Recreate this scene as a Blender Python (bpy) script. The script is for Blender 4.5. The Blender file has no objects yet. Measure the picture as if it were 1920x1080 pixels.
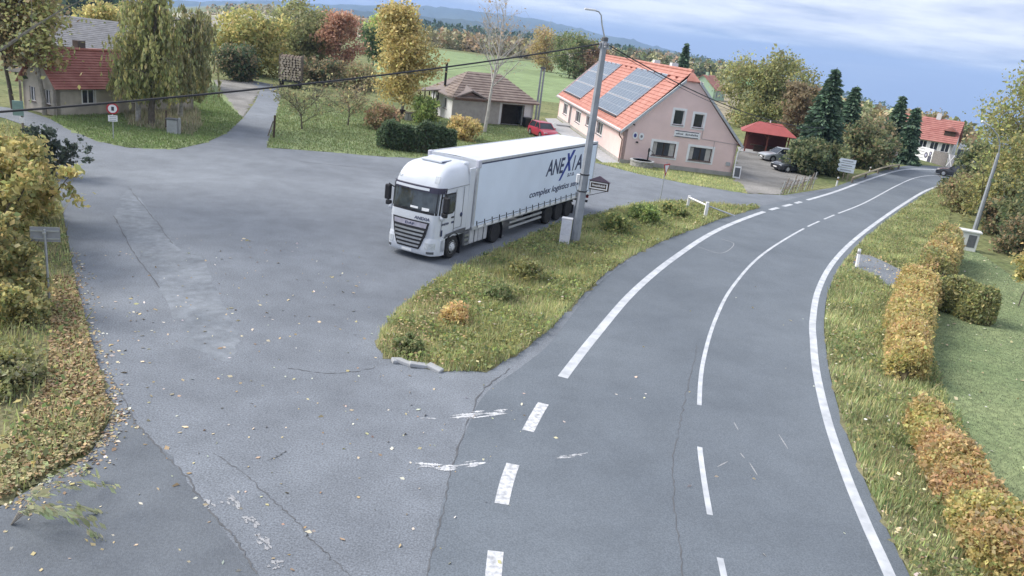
import bpy, math, random
import numpy as np
from mathutils import Vector, Matrix

# ------------------------------------------------------------------ camera
scene = bpy.context.scene
FPX, PITCH, ROLL, CAMH = 1467.1, .3121, .1259, 9.244      # focal length (px of a 1920 wide frame), tilt, roll, height
_cp, _sp, _cr, _sr = math.cos(PITCH), math.sin(PITCH), math.cos(ROLL), math.sin(ROLL)
_R0, CF, _U0 = np.array([1, 0, 0.]), np.array([0, _cp, -_sp]), np.array([0, _sp, _cp])
CR, CU = _cr*_R0 + _sr*_U0, -_sr*_R0 + _cr*_U0
cam_d = bpy.data.cameras.new('camera'); cam = bpy.data.objects.new('camera', cam_d)
scene.collection.objects.link(cam); scene.camera = cam
cam_d.sensor_width = 36; cam_d.lens = 36*FPX/1920; cam_d.clip_start = .1; cam_d.clip_end = 40000
cam.matrix_world = Matrix(((CR[0], CU[0], -CF[0], 0), (CR[1], CU[1], -CF[1], 0), (CR[2], CU[2], -CF[2], CAMH), (0, 0, 0, 1)))

# ------------------------------------------------------------------ world, sun, exposure
SUN_EL, SUN_AZ = math.radians(40), math.radians(-82)       # from the left; azimuth measured from +Y (view direction) to +X
world = bpy.data.worlds.new('World'); scene.world = world; world.use_nodes = True
nt = world.node_tree; nt.nodes.clear()
def wn(t, **k):
    n = nt.nodes.new(t)
    for a, b in k.items(): setattr(n, a, b)
    return n
def wl(a, b): nt.links.new(a, b)
def wmath(op, a, b=None, c=None):
    n = wn('ShaderNodeMath', operation=op)
    for i, s in enumerate((a, b, c)):
        if s is None: continue
        if isinstance(s, (int, float)): n.inputs[i].default_value = s
        else: wl(s, n.inputs[i])
    return n.outputs[0]
out = wn('ShaderNodeOutputWorld'); bg = wn('ShaderNodeBackground'); bg.inputs['Strength'].default_value = .1
tc = wn('ShaderNodeTexCoord'); sep = wn('ShaderNodeSeparateXYZ'); wl(tc.outputs['Generated'], sep.inputs[0])
sky = wn('ShaderNodeTexSky', sky_type='NISHITA'); sky.sun_disc = False
sky.sun_elevation = SUN_EL; sky.sun_rotation = SUN_AZ; sky.air_density = 1.6; sky.dust_density = .3; sky.ozone_density = 4
el = sep.outputs[2]
den = wmath('ADD', wmath('MAXIMUM', el, 0.0), .09)
cmb = wn('ShaderNodeCombineXYZ'); wl(wmath('DIVIDE', sep.outputs[0], den), cmb.inputs[0]); wl(wmath('DIVIDE', sep.outputs[1], den), cmb.inputs[1])
n1 = wn('ShaderNodeTexNoise'); n1.inputs['Scale'].default_value = .33; n1.inputs['Detail'].default_value = 7; n1.inputs['Roughness'].default_value = .55; n1.inputs['Distortion'].default_value = .6
n2 = wn('ShaderNodeTexNoise'); n2.inputs['Scale'].default_value = .8; n2.inputs['Detail'].default_value = 6; n2.inputs['Roughness'].default_value = .6
wl(cmb.outputs[0], n1.inputs['Vector']); wl(cmb.outputs[0], n2.inputs['Vector'])
# cloud cover: a broken deck overhead that opens to blue low above the horizon
low = wn('ShaderNodeMapRange', interpolation_type='SMOOTHSTEP'); low.inputs['From Min'].default_value = .0; low.inputs['From Max'].default_value = .07
wl(el, low.inputs['Value'])
cov = wmath('ADD', wmath('MULTIPLY', low.outputs[0], .74), wmath('MULTIPLY', n1.outputs['Fac'], .95))
cm = wn('ShaderNodeMapRange', interpolation_type='SMOOTHSTEP'); cm.inputs['From Min'].default_value = .6; cm.inputs['From Max'].default_value = .9
wl(cov, cm.inputs['Value'])
cr_ = wn('ShaderNodeValToRGB'); cr_.color_ramp.elements[0].position = .32; cr_.color_ramp.elements[0].color = (2.7, 3.25, 4.6, 1)
cr_.color_ramp.elements[1].position = .6; cr_.color_ramp.elements[1].color = (5.9, 6.15, 6.8, 1)
wl(n2.outputs['Fac'], cr_.inputs['Fac'])
blue = wn('ShaderNodeMix', data_type='RGBA', blend_type='MIX'); blue.inputs[0].default_value = .85
wl(sky.outputs[0], blue.inputs[6]); blue.inputs[7].default_value = (1.75, 2.5, 4.7, 1)
mx = wn('ShaderNodeMix', data_type='RGBA'); wl(cm.outputs[0], mx.inputs[0]); wl(blue.outputs[2], mx.inputs[6]); wl(cr_.outputs[0], mx.inputs[7])
wl(mx.outputs[2], bg.inputs['Color']); wl(bg.outputs[0], out.inputs['Surface'])

sun_d = bpy.data.lights.new('sun', 'SUN'); sun_d.energy = 3.0; sun_d.angle = math.radians(30); sun_d.color = (1, .95, .88)
sun = bpy.data.objects.new('sun', sun_d); scene.collection.objects.link(sun)
_sd = Vector((math.cos(SUN_EL)*math.sin(SUN_AZ), math.cos(SUN_EL)*math.cos(SUN_AZ), math.sin(SUN_EL)))
sun.rotation_euler = _sd.to_track_quat('Z', 'Y').to_euler(); sun.location = _sd*200
vs = scene.view_settings; vs.view_transform = 'Standard'; vs.look = 'None'; vs.gamma = 1; vs.use_curve_mapping = False
vs.exposure = .9
scene.render.engine = 'CYCLES'
scene.cycles.use_denoising = True; scene.cycles.max_bounces = 6; scene.cycles.transparent_max_bounces = 8; scene.cycles.volume_bounces = 0

# ------------------------------------------------------------------ helpers
C = scene.collection
RNG = np.random.default_rng(7)
CAM0 = np.array([0, 0, CAMH])
def ray(x, y): return (x-960)/FPX*CR - (y-540)/FPX*CU + CF
def G(x, y, z=0.):                                         # photo pixel -> point of the level ground
    d = ray(x, y); return CAM0 + d*((z-CAMH)/d[2])
def PX(w):
    d = np.asarray(w, float) - CAM0; k = d@CF
    return np.array([960 + FPX*(d@CR)/k, 540 - FPX*(d@CU)/k])
_skl = [(-500, 90), (0, 34), (100, 26), (230, 16), (400, 8), (480, 3), (700, 31), (960, 63), (1285, 104), (1385, 122), (1552, 170), (1640, 194), (1712, 218), (1815, 255), (1900, 285), (2400, 450)]
_az = []; _sl = []
for q in _skl:
    d = ray(*q); _az.append(math.atan2(d[0], d[1])); _sl.append(max(0., -d[2]/math.hypot(d[0], d[1])))
def TZ(x, y):                                              # the land falls away to both sides of the village
    d = np.hypot(x, y); a = np.arctan2(x, y)
    s = np.interp(a, _az, _sl); t = np.maximum(0, d-115)
    return -s*t*t/(t+40)
def GT(x, y):                                              # photo pixel -> point of the terrain
    d = ray(x, y); h = math.hypot(d[0], d[1]); t = 20.
    while t < 9000:
        p = CAM0 + d*(t/h)
        if p[2] < TZ(p[0], p[1]): break
        t *= 1.006
    return CAM0 + d*(t/h)
def HT(base, ty):                                          # height of an upright thing on `base` that reaches photo row ty
    lo, hi = 0., 80.
    for _ in range(50):
        m = (lo+hi)/2
        if PX(np.asarray(base) + [0, 0, m])[1] > ty: lo = m
        else: hi = m
    return lo

def tag(o, label=None, cat=None, group=None, kind=None):
    if label: o['label'] = label
    if cat: o['category'] = cat
    if group: o['group'] = group
    if kind: o['kind'] = kind
    return o
def thing(name, label, cat, loc=(0, 0, 0), rz=0., group=None):
    o = bpy.data.objects.new(name, None); C.objects.link(o); o.empty_display_size = .2
    o.location = [float(v) for v in loc]; o.rotation_euler = (0, 0, rz)
    return tag(o, label, cat, group)
def copy_tree(o, parent=None):
    c = o.copy(); C.objects.link(c); c.parent = parent
    if parent is not None: c.matrix_parent_inverse = o.matrix_parent_inverse.copy()
    for ch in o.children: copy_tree(ch, c)
    return c
def addobj(name, me, parent=None, mat=None):
    o = bpy.data.objects.new(name, me); C.objects.link(o)
    if mat is not None: me.materials.append(mat)
    if parent is not None: o.parent = parent
    return o

class MB:
    def __init__(s): s.v = []; s.f = []; s.T = None
    def _a(s, pts):
        n = len(s.v)
        for p in pts:
            if s.T is not None: p = s.T @ Vector(p)
            s.v.append(tuple(p))
        return n
    def quad(s, *p): n = s._a(p); s.f.append(tuple(range(n, n+len(p)))); return s
    def box(s, c, d, R=None):
        hx, hy, hz = d[0]/2, d[1]/2, d[2]/2; c = Vector(c)
        P = [Vector((x, y, z)) for z in (-hz, hz) for x, y in ((-hx, -hy), (hx, -hy), (hx, hy), (-hx, hy))]
        if R is not None: P = [R @ p for p in P]
        n = s._a([c+p for p in P])
        s.f += [(n+3, n+2, n+1, n), (n+4, n+5, n+6, n+7)] + [(n+i, n+(i+1) % 4, n+4+(i+1) % 4, n+4+i) for i in range(4)]
        return s
    def bb(s, x0, x1, y0, y1, z0, z1): return s.box(((x0+x1)/2, (y0+y1)/2, (z0+z1)/2), (abs(x1-x0), abs(y1-y0), abs(z1-z0)))
    def loft(s, rings, cap=True, closed=True):
        m = len(rings[0]); ns = [s._a(r) for r in rings]
        for a, b in zip(ns, ns[1:]):
            for i in range(m if closed else m-1):
                j = (i+1) % m; s.f.append((a+i, a+j, b+j, b+i))
        if cap: s.f.append(tuple(ns[0]+i for i in range(m))[::-1]); s.f.append(tuple(ns[-1]+i for i in range(m)))
        return s
    def tube(s, path, r, n=8, cap=True):
        P = [Vector(p) for p in path]; rings = []
        if not hasattr(r, '__len__'): r = [r]*len(P)
        prev = None
        for i, p in enumerate(P):
            d = (P[min(i+1, len(P)-1)] - P[max(i-1, 0)])
            d = d.normalized() if d.length > 1e-9 else Vector((0, 0, 1))
            if prev is None: a = d.orthogonal().normalized()
            else:
                a = prev - d*prev.dot(d); a = a.normalized() if a.length > 1e-6 else d.orthogonal().normalized()
            prev = a; b = d.cross(a)
            rings.append([p + (a*math.cos(2*math.pi*k/n) + b*math.sin(2*math.pi*k/n))*r[i] for k in range(n)])
        return s.loft(rings, cap)
    def prism(s, pts, z0, z1):                             # ccw outline
        return s.loft([[(x, y, z0) for x, y in pts], [(x, y, z1) for x, y in pts]])
    def lathe(s, prof, n=20, axis='z', c=(0, 0, 0)):       # prof [(r, h)]
        R = []
        for r, h in prof:
            ring = []
            for k in range(n):
                a = 2*math.pi*k/n; x, y = r*math.cos(a), r*math.sin(a)
                p = {'z': (x, y, h), 'y': (y, h, x), 'x': (h, x, y)}[axis]
                ring.append((p[0]+c[0], p[1]+c[1], p[2]+c[2]))
            R.append(ring)
        return s.loft(R)
    def mesh(s, name, smooth=None):
        me = bpy.data.meshes.new(name); me.from_pydata(s.v, [], s.f); me.update()
        if smooth is not None:
            me.shade_smooth(); me.set_sharp_from_angle(angle=math.radians(smooth))
        return me
    def build(s, name, mat, parent=None, smooth=None, bevel=None):
        o = addobj(name, s.mesh(name, smooth), parent, mat)
        if bevel:
            m = o.modifiers.new('bevel', 'BEVEL'); m.width = bevel; m.segments = 2; m.limit_method = 'ANGLE'
        return o
def box(name, mat, parent, *b, bevel=None): return MB().bb(*b).build(name, mat, parent, bevel=bevel)

# ------------------------------------------------------------------ materials
MATS = {}
def M(name, col, rough=.7, var=.12, scale=6., bump=0., bscale=40., metal=0., spec=.35, col2=None, detail=5, coat=0., rvar=0.):
    if name in MATS: return MATS[name]
    m = bpy.data.materials.new(name); m.use_nodes = True; t = m.node_tree; N = t.nodes; L = t.links
    b = N['Principled BSDF']; b.inputs['Roughness'].default_value = rough; b.inputs['Metallic'].default_value = metal
    b.inputs['Specular IOR Level'].default_value = spec; b.inputs['Coat Weight'].default_value = coat
    tcx = N.new('ShaderNodeTexCoord'); nz = N.new('ShaderNodeTexNoise'); nz.inputs['Scale'].default_value = scale; nz.inputs['Detail'].default_value = detail
    L.new(tcx.outputs['Object'], nz.inputs['Vector'])
    r = N.new('ShaderNodeValToRGB'); r.color_ramp.elements[0].position = .3; r.color_ramp.elements[1].position = .7
    c2 = col2 or tuple(min(1, c*(1+var)) for c in col); c1 = col if col2 else tuple(c*(1-var) for c in col)
    r.color_ramp.elements[0].color = (*c1, 1); r.color_ramp.elements[1].color = (*c2, 1)
    L.new(nz.outputs['Fac'], r.inputs['Fac']); L.new(r.outputs['Color'], b.inputs['Base Color'])
    if rvar:
        mr = N.new('ShaderNodeMapRange'); mr.inputs['To Min'].default_value = rough-rvar; mr.inputs['To Max'].default_value = rough+rvar
        L.new(nz.outputs['Fac'], mr.inputs['Value']); L.new(mr.outputs[0], b.inputs['Roughness'])
    if bump:
        n2_ = N.new('ShaderNodeTexNoise'); n2_.inputs['Scale'].default_value = bscale; n2_.inputs['Detail'].default_value = 4
        bm = N.new('ShaderNodeBump'); bm.inputs['Strength'].default_value = bump; bm.inputs['Distance'].default_value = .03
        L.new(tcx.outputs['Object'], n2_.inputs['Vector']); L.new(n2_.outputs['Fac'], bm.inputs['Height']); L.new(bm.outputs[0], b.inputs['Normal'])
    MATS[name] = m; return m
def ground_mat(name, cols, scales, rough=.95, bump=.4, bscale=25, spec=.15):
    """several noise octaves blended: cols = [(c0, c1), (c0, c1)...]"""
    m = bpy.data.materials.new(name); m.use_nodes = True; t = m.node_tree; N = t.nodes; L = t.links
    b = N['Principled BSDF']; b.inputs['Roughness'].default_value = rough; b.inputs['Specular IOR Level'].default_value = spec
    tcx = N.new('ShaderNodeTexCoord'); prev = None
    for i, (cc, sc) in enumerate(zip(cols, scales)):
        nz = N.new('ShaderNodeTexNoise'); nz.inputs['Scale'].default_value = sc; nz.inputs['Detail'].default_value = 6; nz.inputs['Roughness'].default_value = .62
        L.new(tcx.outputs['Object'], nz.inputs['Vector'])
        r = N.new('ShaderNodeValToRGB'); r.color_ramp.elements[0].position = .36; r.color_ramp.elements[1].position = .64
        r.color_ramp.elements[0].color = (*cc[0], 1); r.color_ramp.elements[1].color = (*cc[1], 1)
        L.new(nz.outputs['Fac'], r.inputs['Fac'])
        if prev is None: prev = r.outputs['Color']
        else:
            x = N.new('ShaderNodeMix'); x.data_type = 'RGBA'; x.blend_type = 'MULTIPLY'; x.inputs[0].default_value = 1
            L.new(prev, x.inputs[6]); L.new(r.outputs['Color'], x.inputs[7]); prev = x.outputs[2]
    L.new(prev, b.inputs['Base Color'])
    n2_ = N.new('ShaderNodeTexNoise'); n2_.inputs['Scale'].default_value = bscale; n2_.inputs['Detail'].default_value = 5
    bm = N.new('ShaderNodeBump'); bm.inputs['Strength'].default_value = bump; bm.inputs['Distance'].default_value = .04
    L.new(tcx.outputs['Object'], n2_.inputs['Vector']); L.new(n2_.outputs['Fac'], bm.inputs['Height']); L.new(bm.outputs[0], b.inputs['Normal'])
    MATS[name] = m; return m
def leaf_mat(name, trans=.3, rough=.6):
    m = bpy.data.materials.new(name); m.use_nodes = True; t = m.node_tree; N = t.nodes; L = t.links
    b = N['Principled BSDF']; b.inputs['Roughness'].default_value = rough; b.inputs['Specular IOR Level'].default_value = .25
    a = N.new('ShaderNodeAttribute'); a.attribute_name = 'Col'; L.new(a.outputs['Color'], b.inputs['Base Color'])
    tr = N.new('ShaderNodeBsdfTranslucent'); L.new(a.outputs['Color'], tr.inputs['Color'])
    mx_ = N.new('ShaderNodeMixShader'); mx_.inputs[0].default_value = trans
    L.new(b.outputs[0], mx_.inputs[1]); L.new(tr.outputs[0], mx_.inputs[2]); L.new(mx_.outputs[0], N['Material Output'].inputs['Surface'])
    MATS[name] = m; return m
LEAF = leaf_mat('leaf', .5); NEEDLE = leaf_mat('needle', .12, .55); BLADE = leaf_mat('grass_blade', .3, .7); LITTER = leaf_mat('fallen_leaf', .08, .8)
def rgb(r, g, b):                                          # sRGB 0..255 -> linear
    return tuple((c/255/12.92 if c <= 10 else ((c/255+.055)/1.055)**2.4) for c in (r, g, b))
W1 = (1., 1., 1.)
GLASS = M('window_glass', (.03, .035, .045), .06, .3, 2, spec=.6)
GLASSL = M('window_glass_pale', (.09, .1, .12), .1, .4, 1.5, spec=.6)
BLACK = M('black_plastic', (.02, .02, .024), .55, .2, 8)
RUBBER = M('tyre_rubber', (.028, .028, .03), .85, .25, 10, bump=.2)
STEEL = M('galvanised_steel', (.42, .44, .46), .45, .12, 5, metal=.7)
WHITEP = M('white_road_paint', (.36, .38, .41), .8, col2=(.56, .58, .61), scale=2.2, bump=.25, bscale=60)
WORNP = M('worn_road_paint', (.3, .31, .33), .85, col2=(.66, .67, .69), scale=9, bump=.3, bscale=60)
CONC = M('concrete', (.36, .37, .38), .9, .16, 2.2, bump=.3, bscale=30)
WOODG = M('weathered_timber', (.2, .17, .14), .85, .25, 6, bump=.3)
DARKW = M('dark_timber', (.06, .04, .03), .8, .3, 8, bump=.2)
# ------------------------------------------------------------------ mass geometry
def quadmesh(name, V, cols, mat, parent=None, per=4):
    n = len(V)//per; me = bpy.data.meshes.new(name)
    me.vertices.add(len(V)); me.vertices.foreach_set('co', np.ascontiguousarray(V, np.float32).ravel())
    me.loops.add(n*per); me.loops.foreach_set('vertex_index', np.arange(n*per, dtype=np.int32))
    me.polygons.add(n); me.polygons.foreach_set('loop_start', np.arange(0, n*per, per, dtype=np.int32))
    at = me.color_attributes.new('Col', 'FLOAT_COLOR', 'POINT')
    c = np.ones((len(V), 4), np.float32); c[:, :3] = np.repeat(cols, per, 0); at.data.foreach_set('color', c.ravel())
    me.update(); me.validate()
    return addobj(name, me, parent, mat)
def pal(cols, n, rng, jit=.16):
    cols = np.array(cols, float); k = rng.integers(0, len(cols), n); t = rng.random((n, 1))
    c = cols[k]*(1-t*.5) + cols[rng.integers(0, len(cols), n)]*t*.5; c = c*.86 + c.mean(1, keepdims=True)*.14
    return np.clip(c*(1 + rng.normal(0, jit, (n, 1))) * (1 + rng.normal(0, jit*.3, (n, 3))), .004, .95)
def leaf_verts(P, size, rng, flat=0., elong=1.5, dirs=None):
    n = len(P); s = size*np.clip(np.exp(rng.normal(-.05, .38, (n, 1))), .35, 2.0)
    a = rng.normal(0, 1, (n, 3)) if dirs is None else dirs + rng.normal(0, .25, (n, 3))
    a[:, 2] *= (1-flat); a /= np.linalg.norm(a, axis=1, keepdims=True)+1e-9
    b = rng.normal(0, 1, (n, 3)); b[:, 2] *= (1-flat); b -= a*(a*b).sum(1, keepdims=True); b /= np.linalg.norm(b, axis=1, keepdims=True)+1e-9
    V = np.empty((n, 4, 3)); V[:, 0] = P - a*s*.5*elong; V[:, 2] = P + a*s*.5*elong
    V[:, 1] = P + b*s*.42 + a*s*.08; V[:, 3] = P - b*s*.42 + a*s*.08
    return V.reshape(-1, 3)
def inpoly(P, poly):
    x, y = P[:, 0], P[:, 1]; r = np.zeros(len(P), bool); n = len(poly); j = n-1
    for i in range(n):
        xi, yi = poly[i]; xj, yj = poly[j]
        c = ((yi > y) != (yj > y)) & (x < (xj-xi)*(y-yi)/((yj-yi)+1e-12)+xi); r ^= c; j = i
    return r
def scatter(poly, n, rng):
    poly = np.array(poly)[:, :2]; lo, hi = poly.min(0), poly.max(0); out_ = []; k = 0
    while k < n:
        p = lo + rng.random((n*2, 2))*(hi-lo); p = p[inpoly(p, poly)]; out_.append(p); k += len(p)
        if len(out_) > 60: break
    return np.concatenate(out_)[:n]
def blades(name, poly, n, h, w, cols, rng, label=None, parent=None, clump=.35, mask=None, lean=.45):
    p = scatter(poly, n, rng)
    if mask is not None: p = p[mask(p)]
    n = len(p); q = np.sin(p[:, 0]*1.7+np.sin(p[:, 1]*1.1)*2)*np.sin(p[:, 1]*1.9+1.3*np.sin(p[:, 0]*.8))
    hh = h*(.45+.9*rng.random(n))*(1+clump*q); z = TZ(p[:, 0], p[:, 1])
    a = rng.random(n)*6.283; le = lean*rng.random(n)
    V = np.empty((n, 3, 3)); ww = w*(.6+.8*rng.random(n))
    V[:, 0] = np.stack([p[:, 0]-np.sin(a)*ww/2, p[:, 1]+np.cos(a)*ww/2, z], 1); V[:, 1] = np.stack([p[:, 0]+np.sin(a)*ww/2, p[:, 1]-np.cos(a)*ww/2, z], 1)
    b = rng.random(n)*6.283
    V[:, 2] = np.stack([p[:, 0]+np.cos(b)*le*hh, p[:, 1]+np.sin(b)*le*hh, z+hh], 1)
    k = pal(cols, n, rng, .18)*(1+.18*q[:, None])
    o = quadmesh(name, V.reshape(-1, 3), np.clip(k, .01, .9), BLADE, parent, 3)
    return tag(o, label, 'grass' if label else None, kind='stuff')
def litter(name, P, size, cols, rng, label, z0=.012, lift=.03):
    n = len(P); z = TZ(P[:, 0], P[:, 1]) + z0 + rng.random(n)*lift
    V = leaf_verts(np.c_[P, z], size, rng, flat=.75, elong=1.25)
    o = quadmesh(name, V, pal(cols, n, rng, .2), LITTER); return tag(o, label, 'leaves', kind='stuff')
# ================================================================== THE LAND
from mathutils.geometry import tessellate_polygon
def wpoly(px): return np.array([G(*q)[:2] for q in px])
def smooth_line(P, n=8):                                   # Catmull-Rom through world points
    P = np.array(P, float); Q = np.vstack([2*P[0]-P[1], P, 2*P[-1]-P[-2]]); o = []
    for i in range(1, len(Q)-2):
        a, b, c, d = Q[i-1], Q[i], Q[i+1], Q[i+2]
        for t in np.linspace(0, 1, n, endpoint=False):
            o.append(.5*((2*b)+(c-a)*t+(2*a-5*b+4*c-d)*t*t+(3*b-a-3*c+d)*t**3))
    o.append(Q[-2]); return np.array(o)
def sheet(name, poly, z, mat, parent=None, kind='structure', rag=0., rng=RNG):
    poly = [tuple(p) for p in poly]
    if rag:                                                # ragged edge: subdivide and jitter
        q = []
        for a, b in zip(poly, poly[1:]+poly[:1]):
            L_ = math.dist(a, b); k = max(1, int(L_/.35))
            for i in range(k):
                t = i/k; q.append((a[0]+(b[0]-a[0])*t+rng.normal(0, rag), a[1]+(b[1]-a[1])*t+rng.normal(0, rag)))
        poly = q
    tri = tessellate_polygon([[Vector((x, y, 0)) for x, y in poly]])
    a2 = sum(poly[i][0]*poly[(i+1) % len(poly)][1]-poly[(i+1) % len(poly)][0]*poly[i][1] for i in range(len(poly)))
    me = bpy.data.meshes.new(name); me.from_pydata([(x, y, z) for x, y in poly], [], [tuple(t) for t in tri]); me.update()
    import bmesh
    bm = bmesh.new(); bm.from_mesh(me)
    for f in bm.faces:
        f.normal_update()
        if f.normal.z < 0: f.normal_flip()
    bm.to_mesh(me); bm.free()
    o = addobj(name, me, parent, mat)
    if parent is None: o['kind'] = kind
    return o
def strip(name, line, w, z, mat, parent=None, cuts=None):
    L_ = np.array(line, float); d = np.gradient(L_, axis=0); d /= np.linalg.norm(d, axis=1, keepdims=True); nrm = np.c_[-d[:, 1], d[:, 0]]
    w = np.broadcast_to(np.asarray(w, float), (len(L_),))[:, None]
    a, b = L_+nrm*w/2, L_-nrm*w/2; zz = z if np.ndim(z) else np.full(len(L_), z)
    v = [(*p, zz[i]) for i, p in enumerate(a)] + [(*p, zz[i]) for i, p in enumerate(b)]; n = len(a)
    me = bpy.data.meshes.new(name); me.from_pydata(v, [], [(n+i, n+i+1, i+1, i) for i in range(n-1)]); me.update()
    o = addobj(name, me, parent, mat)
    if parent is None: o['kind'] = 'structure'
    return o

grass_m = ground_mat('grass_ground', [((.11, .14, .06), (.22, .23, .11)), ((.6, .6, .6), (1.3, 1.25, 1.2))], (.16, 2.2))
lawn_m = ground_mat('lawn', [((.17, .22, .11), (.23, .27, .14)), ((.75, .75, .75), (1.2, 1.2, 1.15))], (.25, 4))
asph_old = ground_mat('old_asphalt', [((.14, .155, .178), (.2, .22, .248)), ((.9, .9, .9), (1.07, 1.07, 1.07)), ((.7, .7, .7), (1.28, 1.28, 1.28))], (.09, .9, 24), rough=.85, bump=.35, bscale=55, spec=.3)
asph_new = ground_mat('road_asphalt', [((.112, .13, .152), (.145, .166, .19)), ((.94, .94, .94), (1.05, 1.05, 1.05)), ((.78, .78, .78), (1.2, 1.2, 1.2))], (.12, .8, 28), rough=.8, bump=.25, bscale=70, spec=.3)
gravel_m = ground_mat('gravel', [((.17, .165, .155), (.29, .28, .265)), ((.7, .7, .7), (1.25, 1.25, 1.25))], (.3, 9), bump=.8)
soil_m = ground_mat('verge_soil', [((.15, .15, .08), (.26, .24, .14)), ((.6, .6, .6), (1.25, 1.25, 1.25))], (.7, 6), bump=.8)
SEAM = M('tar_seam', (.1, .104, .112), .8, .2, 5)

# terrain: one sheet of rings to the horizon
_r = [0.] + list(np.geomspace(4, 7900, 110)); _na = 360
_aa = np.linspace(-math.pi, math.pi, _na, endpoint=False)
tv = [(0, 0, -.02)]; tf = []
for r in _r[1:]:
    x, y = r*np.sin(_aa), r*np.cos(_aa); z = TZ(x, y) - .02
    tv += list(zip(x, y, z))
for i in range(_na): tf.append((0, 1+(i+1) % _na, 1+i))
for k in range(len(_r)-2):
    b0, b1 = 1+k*_na, 1+(k+1)*_na
    for i in range(_na): j = (i+1) % _na; tf.append((b0+i, b0+j, b1+j, b1+i))
me = bpy.data.meshes.new('ground'); me.from_pydata(tv, [], tf); me.update(); me.shade_smooth()
tag(addobj('ground', me, None, grass_m), kind='structure')

# old asphalt of the lay-by and side road
lot = [(-900, 1500), (-300, 1000), (0, 950), (100, 893), (170, 850), (205, 790), (205, 765), (188, 700), (165, 615), (140, 520), (122, 420), (108, 340), (100, 290), (60, 240), (10, 222), (-60, 205), (-40, 195), (40, 205), (92, 222), (130, 243), (180, 264), (240, 277), (330, 280), (385, 268), (425, 250), (455, 222), (478, 192), (488, 168), (440, 158), (400, 156), (400, 150), (470, 150), (520, 160), (528, 178), (520, 215), (508, 250), (500, 277), (560, 281), (640, 287), (720, 294), (800, 297), (1000, 298), (1120, 306), (1200, 327), (1300, 347), (1400, 363), (1470, 366), (1560, 352), (1560, 420), (1400, 470), (1300, 760), (1320, 1500), (300, 1800)]
lot_o = sheet('lay_by', wpoly(lot), .0032, asph_old)
# main road from its right edge line
eR = [(1760, 1300), (1668, 1080), (1625, 985), (1586, 890), (1552, 790), (1531, 700), (1525, 640), (1524, 600), (1534, 545), (1560, 495), (1600, 452), (1650, 413), (1700, 379), (1740, 356), (1775, 347), (1815, 346), (1860, 350)]
eL = [(915, 1300), (925, 1080), (950, 905), (1005, 780), (1055, 708), (1120, 625), (1190, 545), (1265, 483), (1345, 432), (1430, 398), (1500, 379), (1565, 360), (1625, 338), (1680, 321), (1720, 317), (1785, 321), (1830, 327), (1900, 338)]
cL = [(1395, 1300), (1357, 1080), (1331, 966), (1312, 840), (1311, 760), (1318, 680), (1341, 600), (1375, 536), (1430, 477), (1505, 430), (1560, 405), (1620, 381), (1680, 349), (1715, 334), (1750, 329), (1800, 331), (1870, 340)]
eRw, eLw, cLw = [smooth_line([G(*q)[:2] for q in l]) for l in (eR, eL, cL)]
def offset(L_, w):
    d = np.gradient(L_, axis=0); d /= np.linalg.norm(d, axis=1, keepdims=True); return L_ + np.c_[d[:, 1], -d[:, 0]]*w
inner = smooth_line([G(*q)[:2] for q in [(760, 1300), (800, 1080), (828, 950), (855, 860), (905, 745), (975, 690), (1030, 645), (1085, 575), (1140, 517), (1215, 470), (1310, 425), (1405, 393), (1490, 372), (1560, 352), (1620, 331), (1680, 314), (1720, 310), (1785, 314), (1830, 319), (1900, 329)]])
road = np.vstack([inner, offset(eRw, .42)[::-1]])
road_o = sheet('road', road, .008, asph_new)
# markings
def cutline(Lw, t0, t1): n = len(Lw); a, b = int(t0*(n-1)), int(t1*(n-1)); return Lw[a:b+1]
def near(Lw, px): w = G(*px)[:2]; return int(np.argmin(((Lw-w)**2).sum(1)))
def dense(Lw, n=10): return np.concatenate([np.linspace(a, b, n, endpoint=False) for a, b in zip(Lw, Lw[1:])] + [Lw[-1:]])
eRd, eLd, cLd = dense(eRw), dense(eLw), dense(cLw)
strip('road_edge_line', eRd, .25, .012, WHITEP, road_o)
def seg(L_, a, b, w, m=WHITEP, name='road_line', z=.012): i, j = near(L_, a), near(L_, b); strip(name, L_[min(i, j):max(i, j)+1], w, z, m, road_o)
seg(eLd, (1055, 708), (1432, 397), .30)
for a, b in (((905, 1130), (918, 1033)), ((940, 945), (960, 870)), ((994, 810), (1018, 757))): seg(eLd, a, b, .3, WORNP, 'road_dash')
for a, b in (((1437, 392), (1456, 389)), ((1463, 386), (1478, 382)), ((1485, 380), (1499, 378))): seg(eLd, a, b, .3, WHITEP, 'road_dash')
seg(eLd, (1507, 374), (1825, 326), .27)
for a, b in (((1362, 1120), (1349, 1047)), ((1329, 966), (1310, 838))): seg(cLd, a, b, .13, WHITEP, 'road_dash')
seg(cLd, (1311, 760), (1507, 429), .13)
for a, b in (((1514, 425), (1536, 415)), ((1544, 411), (1564, 403))): seg(cLd, a, b, .13, WHITEP, 'road_dash')
seg(cLd, (1571, 400), (1798, 331), .13)
FAINTP = M('faint_paint', (.24, .245, .26), .85, col2=(.36, .365, .375), scale=9)
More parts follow.
